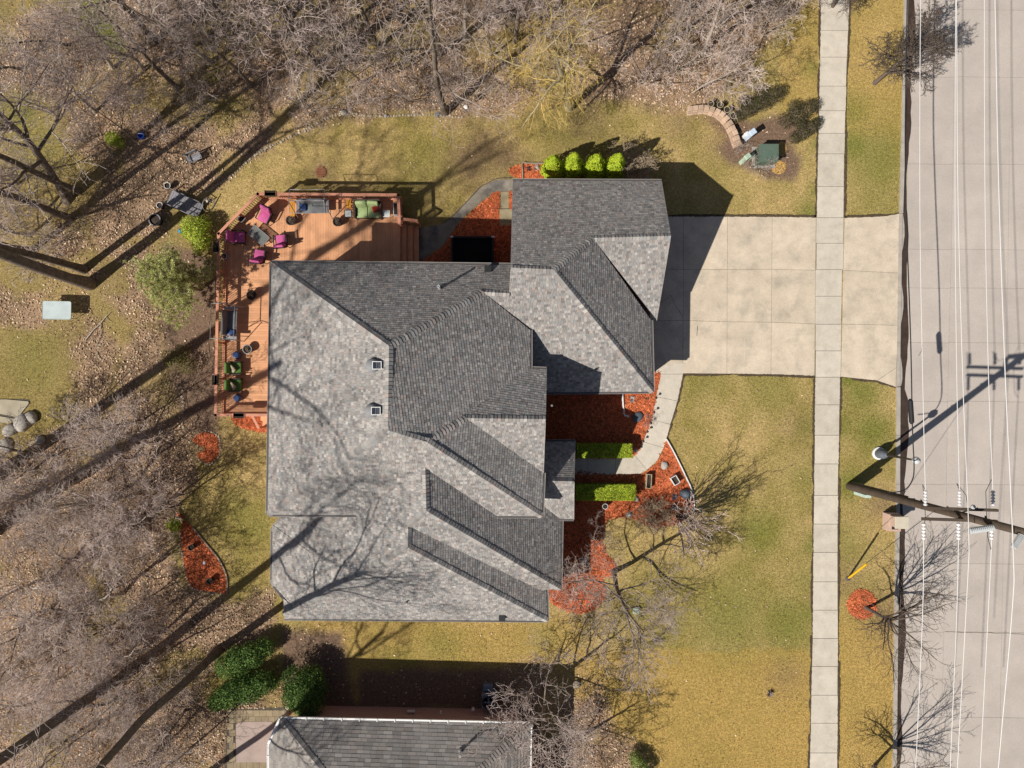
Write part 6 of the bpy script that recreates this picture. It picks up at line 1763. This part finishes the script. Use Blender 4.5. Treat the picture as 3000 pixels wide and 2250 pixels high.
# ------------------------------------------------------------------ front bed bits
pot(1770, 1480, .0, .155, .42, m_frame, 'round pot with white rim at the left of the front mulch bed', m_white, plant=False)
def trough(px, py, lx, ly, rz, lab, m):
    c = P(px, py, .3); t = thing('planter_trough', lab, 'planter box', (c.x, c.y, 0), rz)
    for s in (-1, 1):
        MB().box((s * lx / 2, 0, .18), (.03, ly + .03, .4)).build('side_board', m, t, local=True)
        MB().box((0, s * ly / 2, .18), (lx - .03, .03, .4)).build('end_board', m, t, local=True)
    MB().box((0, 0, .1), (lx - .04, ly - .04, .34)).build('soil', m_soil, t, local=True)
trough(1901, 1410, .26, .76, -.06, 'narrow upright rectangular planter in the red mulch', m_tan)
trough(1978, 1407, .34, .46, .55, 'white-framed tilted planter in the pointed bed', m_white)
c = P(1826, 1184, .12)
t = thing('downspout_pipe', 'white downspout extension pipe lying on the front mulch', 'pipe', (c.x, c.y, .05))
MB().tube([P(1823, 1140, .5), P(1824, 1156, .12), P(1828, 1212, .10), P(1831, 1217, .10), P(1841, 1219, .09)], .05, 8).build('pipe', m_pvc, t)
MB().tube([P(1838, 1218.5, .09), P(1843, 1219, .09)], .062, 8).build('end_collar', m_pvc, t)
for i, (px, py) in enumerate(((1918, 1165), (1912, 1207), (1903, 1238), (1893, 1263), (1881, 1291))):
    c = P(px, py, 0); t = thing('path_light', f'{ORDS[i]} from the driveway of the small solar lights along the walk', 'path light', tuple(c), 0, 'solar path lights')
    MB().tube([c, c + Vector((0, 0, .34))], .010, 6).build('stake', m_frame, t)
    MB().lathe(c + Vector((0, 0, .34)), [(.035, 0), (.07, .05), (.075, .07), (.02, .09)], 10).build('lamp_head', m_frame, t)
put(B2_, 1897, 1232, .9, .30, 'small tan grass clump at the walk edge', 'front yard shrubs')
def spiky(px, py, r, n, col, lab, seed):
    c = P(px, py, 0); t = thing('spiky_plant', lab, 'plant', tuple(c)); rg = random.Random(seed); mb = MB()
    for k in range(n):
        a = rg.uniform(0, 6.28); e = rg.uniform(.3, 1.3); l = r * rg.uniform(.7, 1.1)
        d = Vector((math.cos(a) * math.cos(e), math.sin(a) * math.cos(e), math.sin(e)))
        s = Vector((-math.sin(a), math.cos(a), 0)) * .014
        p = c + d * l
        mb.add([c - s, c + s, c + d * l * .55 + s * 1.3 + Vector((0, 0, .02)), p, c + d * l * .55 - s * 1.3 + Vector((0, 0, .02))], [(0, 1, 2, 3, 4)])
    mb.build('leaves', mat(lab[:12] + '_leaf', col, .7, .3, 9), t)
    MB().lathe(c, [(r * .14, -.02), (r * .12, .05), (.01, .07)], 8).build('crown_base', m_soil, t)
spiky(1974, 1487, .34, 46, (.26, .32, .38), 'silvery blue spiky plant below the tilted planter', 5)
spiky(1975, 1455, .26, 30, (.22, .27, .33), 'smaller silvery spiky plant above the silvery blue one', 6)
spiky(1851, 1170, .26, 40, (.52, .54, .52), 'pale grey tuft in the front bed below the garage corner', 7)
spiky(1895, 1168, .16, 20, (.18, .14, .12), 'small dark tuft in the front bed by the walk', 8)
spiky(1915, 1112, .14, 20, (.16, .13, .10), 'small dark tuft where the walk meets the garage', 9)
spiky(1712, 1643, .34, 46, (.40, .42, .38), 'pale grey tuft in the mulch by the wing', 10)
spiky(1862, 1320, .22, 24, (.50, .52, .60), 'pale tuft at the end of the shaded hedge', 11)
spiky(2253, 2031, .30, 60, (.42, .35, .31), 'round pinkish-grey dry tuft on the golden lawn', 12)
spiky(1548, 497, .24, 24, (.05, .05, .06), 'dark spiky plant at the left end of the garage planter', 13)
spiky(1570, 494, .3, 40, (.55, .48, .40), 'bleached dry tuft in the garage planter', 14)
GRS = tree_proto('ornamental_grass', 402, spec_brush(1.7, 46, .7, (.1, .15), .007, .013), 'plant', m_dry, m_dry, 0)
put(GRS, 1840, 500, 0.0, 1.0, 'tan dry ornamental grass right of the arborvitaes', 'garage planter plants')
pl = pxpoly([(1530, 479), (1883, 479), (1883, 530), (1530, 528)])
strip('tan edging round the planter north of the garage', [(1531, 527), (1531, 503), (1531, 480), (1560, 480), (1700, 480), (1883, 480)], .06, .14, m_stone)
c = P(1862, 1788, 0)
t = thing('utility_box', 'small pale green utility box on the lawn by the bare tree', 'utility box', tuple(c))
MB().rbox((c.x, c.y, .08), (.36, .34, .22), .04).build('body', m_ped, t); MB().lathe((c.x + .04, c.y + .06, .19), [(.10, 0), (.10, .03), (.07, .035)], 14).build('cap', m_mint, t)

# ------------------------------------------------------------------ neighbour's air conditioner
c = P(1432, 2040, .4)
t = thing('air_conditioner', 'dark blue-grey air conditioner beside the neighbouring wall', 'air conditioner', (c.x, c.y, 0))
m_ac = mat('blue_grey_metal', (.16, .19, .27), .5, .12, 5, metal=.2)
MB().rbox((c.x, c.y - .15, .42), (.78, .82, .80), .04).build('cabinet', m_ac, t)
MB().lathe((c.x, c.y - .15, .82), [(.34, 0), (.36, .03), (.30, .05), (.28, .0)], 20).build('fan_ring', m_frame, t)
for k in range(4): MB().box((c.x + .14 * math.cos(k * 1.57), c.y - .15 + .14 * math.sin(k * 1.57), .83), (.24, .09, .01), rz=k * 1.57).build('fan_blade', m_ac, t)
MB().lathe((c.x, c.y - .15, .82), [(.07, 0), (.07, .05), (.02, .06)], 10).build('fan_hub', m_ac, t)
MB().rbox((c.x - .05, c.y + .48, .25), (.55, .36, .5), .04).build('line_box', m_ac, t)

# ------------------------------------------------------------------ left yard things
c = P(167, 909, .7)
t = thing('patio_table', 'pale frosted-glass patio table standing alone on the left lawn', 'table', (c.x, c.y, 0), math.radians(-1))
m_fros = mat('frosted_glass', (.58, .66, .66), .2, .12, 2.5, alpha=.86, spec=.6)
bm_ = MB(); hw, hh_ = .79, .49
corner = []
for sx, sy, a0 in ((1, 1, 0), (-1, 1, 90), (-1, -1, 180), (1, -1, 270)):
    for k in range(6):
        a = math.radians(a0 + 18 * k); corner.append((sx * (hw - .1) + .1 * math.cos(a), sy * (hh_ - .1) + .1 * math.sin(a)))
bm_.prism(corner, .715, .727); bm_.build('glass_top', m_fros, t, local=True)
rim = [(x, y, .721) for x, y in corner] + [(corner[0][0], corner[0][1], .721)]
MB().tube(rim, .02, 6, False).build('rim', mat('mint_metal', (.42, .5, .48), .4, .1, 5), t, local=True)
for sx in (-1, 1):
    for sy in (-1, 1):
        MB().tube([(sx * .66, sy * .38, 0), (sx * .7, sy * .42, .70)], .02, 6).build('leg', m_steel, t, local=True)
        MB().bar((sx * .70, sy * .42, .705), (sx * .34, sy * .16, .705), .02, .015).build('spoke', m_white, t, local=True)
c = P(541, 598, .25)
t = thing('garden_bridge', 'weathered grey wooden garden bridge with railings left of the deck', 'garden bridge', (c.x, c.y, 0), math.radians(-25))
m_grey = mat('weathered_grey_wood', (.27, .26, .28), .9, .2, 5, bump=.4, objvar=.18)
m_dkw = mat('dark_stained_wood', (.07, .05, .042), .85, .25, 5, bump=.3)
for k in range(13):
    x = -.9 + k * .15; MB().box((x, 0, .18 + .12 * math.cos(x * 1.5)), (.135, .86, .03), ry=.17 * math.sin(x * 1.5)).build('plank', m_grey, t, local=True)
for s in (-1, 1):
    MB().tube([(-.98 + k * .14, s * .38, .10 + .12 * math.cos((-.98 + k * .14) * 1.5)) for k in range(15)], .04, 6).build('beam', m_dkw, t, local=True)
    MB().tube([(-.98 + k * .14, s * .43, .72 + .12 * math.cos((-.98 + k * .14) * 1.5)) for k in range(15)], .022, 6).build('handrail', m_grey, t, local=True)
    MB().tube([(-.98 + k * .14, s * .43, .45 + .12 * math.cos((-.98 + k * .14) * 1.5)) for k in range(15)], .015, 6).build('mid_rail', m_dkw, t, local=True)
    for x in (-.95, -.48, 0, .48, .95): MB().box((x, s * .43, .40), (.05, .05, .78)).build('post', m_dkw, t, local=True)
c = P(612, 598, .3)
t = thing('wagon_wheel', 'old dark wagon wheel leaning at the right end of the garden bridge', 'wheel', (c.x, c.y, .36), math.radians(60))
rg_ = [(.40 * math.cos(a), .30 * math.sin(a) * .5, .33 * math.sin(a)) for a in np.arange(0, 6.4, .31)]
MB().tube(rg_, .025, 6, False).build('rim', m_grey, t, local=True)
for k in range(4):
    a = k * .785; MB().tube([(.4 * math.cos(a), .15 * math.sin(a), .33 * math.sin(a)), (-.4 * math.cos(a), -.15 * math.sin(a), -.33 * math.sin(a))], .014, 5).build('spoke', m_dkw, t, local=True)
pot(499, 549, 0, .18, .36, m_frame, 'white-rimmed pot at the upper left of the garden bridge', m_white, plant=False)
pot(476, 606, 0, .17, .34, m_frame, 'white-rimmed pot at the lower left of the garden bridge', m_white, plant=False)
pot(466, 650, 0, .33, .5, m_frame, 'big dark round planter left of the yellow-green bush', m_steel, plant=False)
pot(568, 1600, 0, .17, .36, m_frame, 'upper dark pot in the triangular mulch bed', m_frame, plant=False)
pot(622, 1697, 0, .17, .36, m_frame, 'lower dark pot in the triangular mulch bed', m_frame, plant=False)
c = P(572, 463, .3)
t = thing('rustic_bench', 'small rustic wooden bench in the leaves near the top left', 'bench', (c.x, c.y, 0), math.radians(24))
for k in range(4): MB().box((0, -.15 + k * .1, .38), (.75, .09, .03)).build('seat_slat', m_grey, t, local=True)
for k in range(2): MB().box((0, .24, .55 + k * .13), (.75, .03, .1)).build('back_slat', m_grey, t, local=True)
for s in (-1, 1):
    for q in (-.14, .22): MB().box((s * .32, q, .2 if q < 0 else .36), (.06, .06, .4 if q < 0 else .74)).build('leg', m_dkw, t, local=True)
    MB().box((s * .34, .03, .55), (.06, .42, .035)).build('armrest', m_grey, t, local=True)
c = P(420, 402, 0)
m_bl2 = mat('bright_blue_plastic', (.01, .07, .42), .4, .1, 5, spec=.5)
t = thing('bucket', 'bright blue bucket on the leaf-strewn ground', 'bucket', tuple(c))
MB().lathe(c, [(.13, 0), (.17, .3), (.185, .31), (.15, .31), (.12, .05)], 16).build('pail', m_bl2, t)
MB().tube([c + Vector((.17 * math.cos(a), .05, .31 + .14 * math.sin(a))) for a in np.arange(0, 3.2, .4)], .008, 5).build('handle', m_white, t)
c = P(532, 678, 0)
t = thing('toy_ball', 'small turquoise ball at the edge of the yellow-green bush', 'ball', tuple(c))
MB().lathe(c, [(.02, 0), (.09, .03), (.13, .11), (.13, .15), (.09, .23), (.02, .26)], 14).build('shell', mat('turquoise', (.02, .25, .42), .4, .1, 5), t, smooth=True)
MB().lathe(c + Vector((0, 0, .26)), [(.018, -.01), (.012, .01)], 8).build('valve', m_white, t)
t = thing('slatted_disc', 'round brown slatted cover on the lawn above the deck', 'disc', tuple(P(940, 505)))  # low brown slats cut to a round outline on the lawn
for k in range(7):
    q = -.27 + k * .09; w_ = 2 * math.sqrt(max(.01, .31 ** 2 - q * q)); c = P(940, 505, 0)
    MB().box((c.x, c.y + q, .05), (w_, .055, .03)).build('slat', m_terra, t)
for s in (-1, 1): MB().box((c.x + s * .15, c.y, .02), (.05, .5, .04)).build('batten', m_dkw, t)
br = MB()
def limb(pts, r0, r1):
    pp_ = [Vector(P(a, b, .06)) for a, b in pts]; n = len(pp_)
    br.tube(pp_, [r0 + (r1 - r0) * k / (n - 1) for k in range(n)], 6)
limb([(249, 997), (275, 965), (294, 948), (310, 928), (322, 916)], .035, .02); limb([(294, 948), (297, 975), (285, 1005), (273, 1028)], .024, .01); limb([(310, 928), (318, 940), (326, 944)], .014, .008)
tag(br.build('fallen_branch', m_barkl), 'forked fallen branch lying on the left lawn', 'branch')
# ------------------------------------------------------------------ leaf litter and grass, scattered where the ground carries them
EXC = [pxpoly([(sw_l(y), y) for y in SWJ] + [(sw_r(y), y) for y in reversed(SWJ)]), pxpoly([(1880, 634), (2390, 636), (2387, 1102), (1880, 1092)]), pxpoly([(2474, 638), (2634, 626), (2624, 1134), (2463, 1104)]),
       pxpoly([(1912, 1090), (1950, 1068), (2001, 1064), (2002, 1096), (1985, 1175), (1964, 1243), (1944, 1312), (1925, 1350), (1895, 1377), (1875, 1388), (1640, 1391), (1640, 1342), (1840, 1340), (1860, 1334), (1884, 1294), (1908, 1230), (1922, 1162), (1935, 1096)]),
       pxpoly([(kb(y), y) for y in range(-330, 2581, 60)] + [(3800, 2580), (3800, -330)]), pp, pxpoly([(668, 2078), (840, 2072), (840, 2300), (655, 2300)]), pxpoly([(-120, 1165), (85, 1170), (90, 1180), (55, 1225), (-120, 1240)])] + FOOT + [up1, ccw([(rc_.x, wy), (wx, wy), (wx, rd_.y), (rd_.x, rd_.y)])]
def free(x, y, beds=True):
    ok = np.ones(x.shape, dtype=bool)
    for p in EXC: ok &= ~in_poly(x, y, p)
    if beds:
        for p in BED_W: ok &= ~in_poly(x, y, p)
    return ok
# grass blades
N = 420000
gxr = nrs.uniform(-31, 22.5, N); gyr = nrs.uniform(-23, 23, N)
k = free(gxr, gyr)
gxr, gyr = gxr[k], gyr[k]
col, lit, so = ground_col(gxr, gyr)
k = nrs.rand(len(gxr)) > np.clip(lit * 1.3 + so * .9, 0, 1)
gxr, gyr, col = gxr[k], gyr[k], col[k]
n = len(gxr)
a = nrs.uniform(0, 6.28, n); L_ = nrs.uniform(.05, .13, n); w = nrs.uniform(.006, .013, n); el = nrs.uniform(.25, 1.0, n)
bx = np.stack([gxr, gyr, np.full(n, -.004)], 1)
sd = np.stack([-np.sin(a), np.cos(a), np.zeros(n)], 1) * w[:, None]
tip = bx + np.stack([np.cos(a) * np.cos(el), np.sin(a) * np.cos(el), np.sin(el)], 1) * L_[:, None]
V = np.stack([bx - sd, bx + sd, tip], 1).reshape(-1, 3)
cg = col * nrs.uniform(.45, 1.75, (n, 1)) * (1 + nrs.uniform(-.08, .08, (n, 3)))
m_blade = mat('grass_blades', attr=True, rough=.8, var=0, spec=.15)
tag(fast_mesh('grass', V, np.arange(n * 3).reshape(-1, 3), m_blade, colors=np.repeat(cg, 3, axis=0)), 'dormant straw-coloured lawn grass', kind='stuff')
# fallen leaves
N = 260000
lx_ = nrs.uniform(-31, 18, N); ly_ = nrs.uniform(-24, 24, N)
k = free(lx_, ly_)
lx_, ly_ = lx_[k], ly_[k]
lit, so = masks(lx_, ly_)
k = nrs.rand(len(lx_)) < np.clip(lit * .85 * (.05 + 1.7 * fbm(lx_, ly_, 1.1)) + so * .06 + .008, 0, 1)
lx_, ly_ = lx_[k], ly_[k]
n = len(lx_)
a = nrs.uniform(0, 6.28, n); s = nrs.uniform(.032, .075, n); t_ = s * nrs.uniform(.5, .8, n)
nn = np.stack([nrs.normal(0, .4, n), nrs.normal(0, .4, n), np.ones(n)], 1); nn /= np.linalg.norm(nn, axis=1, keepdims=True)
u = np.stack([np.cos(a), np.sin(a), np.zeros(n)], 1); u -= nn * (u * nn).sum(1, keepdims=True); u /= np.linalg.norm(u, axis=1, keepdims=True); v = np.cross(nn, u)
c0 = np.stack([lx_, ly_, nrs.uniform(.012, .05, n)], 1)
fold = nrs.uniform(-.012, .014, n)[:, None] * nn
V = np.stack([c0 - u * s[:, None] + fold, c0 - v * t_[:, None], c0 + u * s[:, None] + fold, c0 + v * t_[:, None]], 1).reshape(-1, 3)
pal = np.array([(.50, .33, .20), (.38, .24, .14), (.62, .46, .31), (.25, .15, .09), (.72, .56, .39), (.42, .29, .19)])
cl = pal[nrs.randint(0, len(pal), n)] * nrs.uniform(.75, 1.3, (n, 1))
m_lf = mat('fallen_leaves', attr=True, rough=.85, var=0, spec=.15)
tag(fast_mesh('leaf_litter', V, np.arange(n * 4).reshape(-1, 4), m_lf, colors=np.repeat(cl, 4, axis=0)), 'brown fallen leaves covering the woodland floor', kind='stuff')
# pale wood chips round the cabinet
for lab, cx, cy, rx_, ry_ in (('orange wood chips right of the green cabinet', 2290, 436, 13, 22), ('orange wood chips below the green cabinet', 2280, 490, 22, 20)):
    m_ = 700
    q = np.sqrt(nrs.rand(m_)); a = nrs.uniform(0, 6.28, m_)
    cxs = (cx + q * np.cos(a) * rx_ - 1500) / PPM; cys = -(cy + q * np.sin(a) * ry_ - 1125) / PPM
    a = nrs.uniform(0, 6.28, m_); s = nrs.uniform(.015, .035, m_); V = np.zeros((m_, 4, 3))
    for j, (i1, i2) in enumerate(((-1, -1), (1, -1), (1, 1), (-1, 1))):
        V[:, j, 0] = cxs + i1 * np.cos(a) * s - i2 * np.sin(a) * s * .5; V[:, j, 1] = cys + i1 * np.sin(a) * s + i2 * np.cos(a) * s * .5; V[:, j, 2] = .015 + nrs.rand(m_) * .025
    tag(fast_mesh('wood_chips', V.reshape(-1, 3), np.arange(m_ * 4).reshape(-1, 4), m_lf, colors=np.repeat(np.array([.62, .38, .13])[None] * nrs.uniform(.5, 1.2, (m_, 1)), 4, axis=0)), lab, kind='stuff')
for o in list(C.objects):
    if 'used' in o.keys(): del o['used']
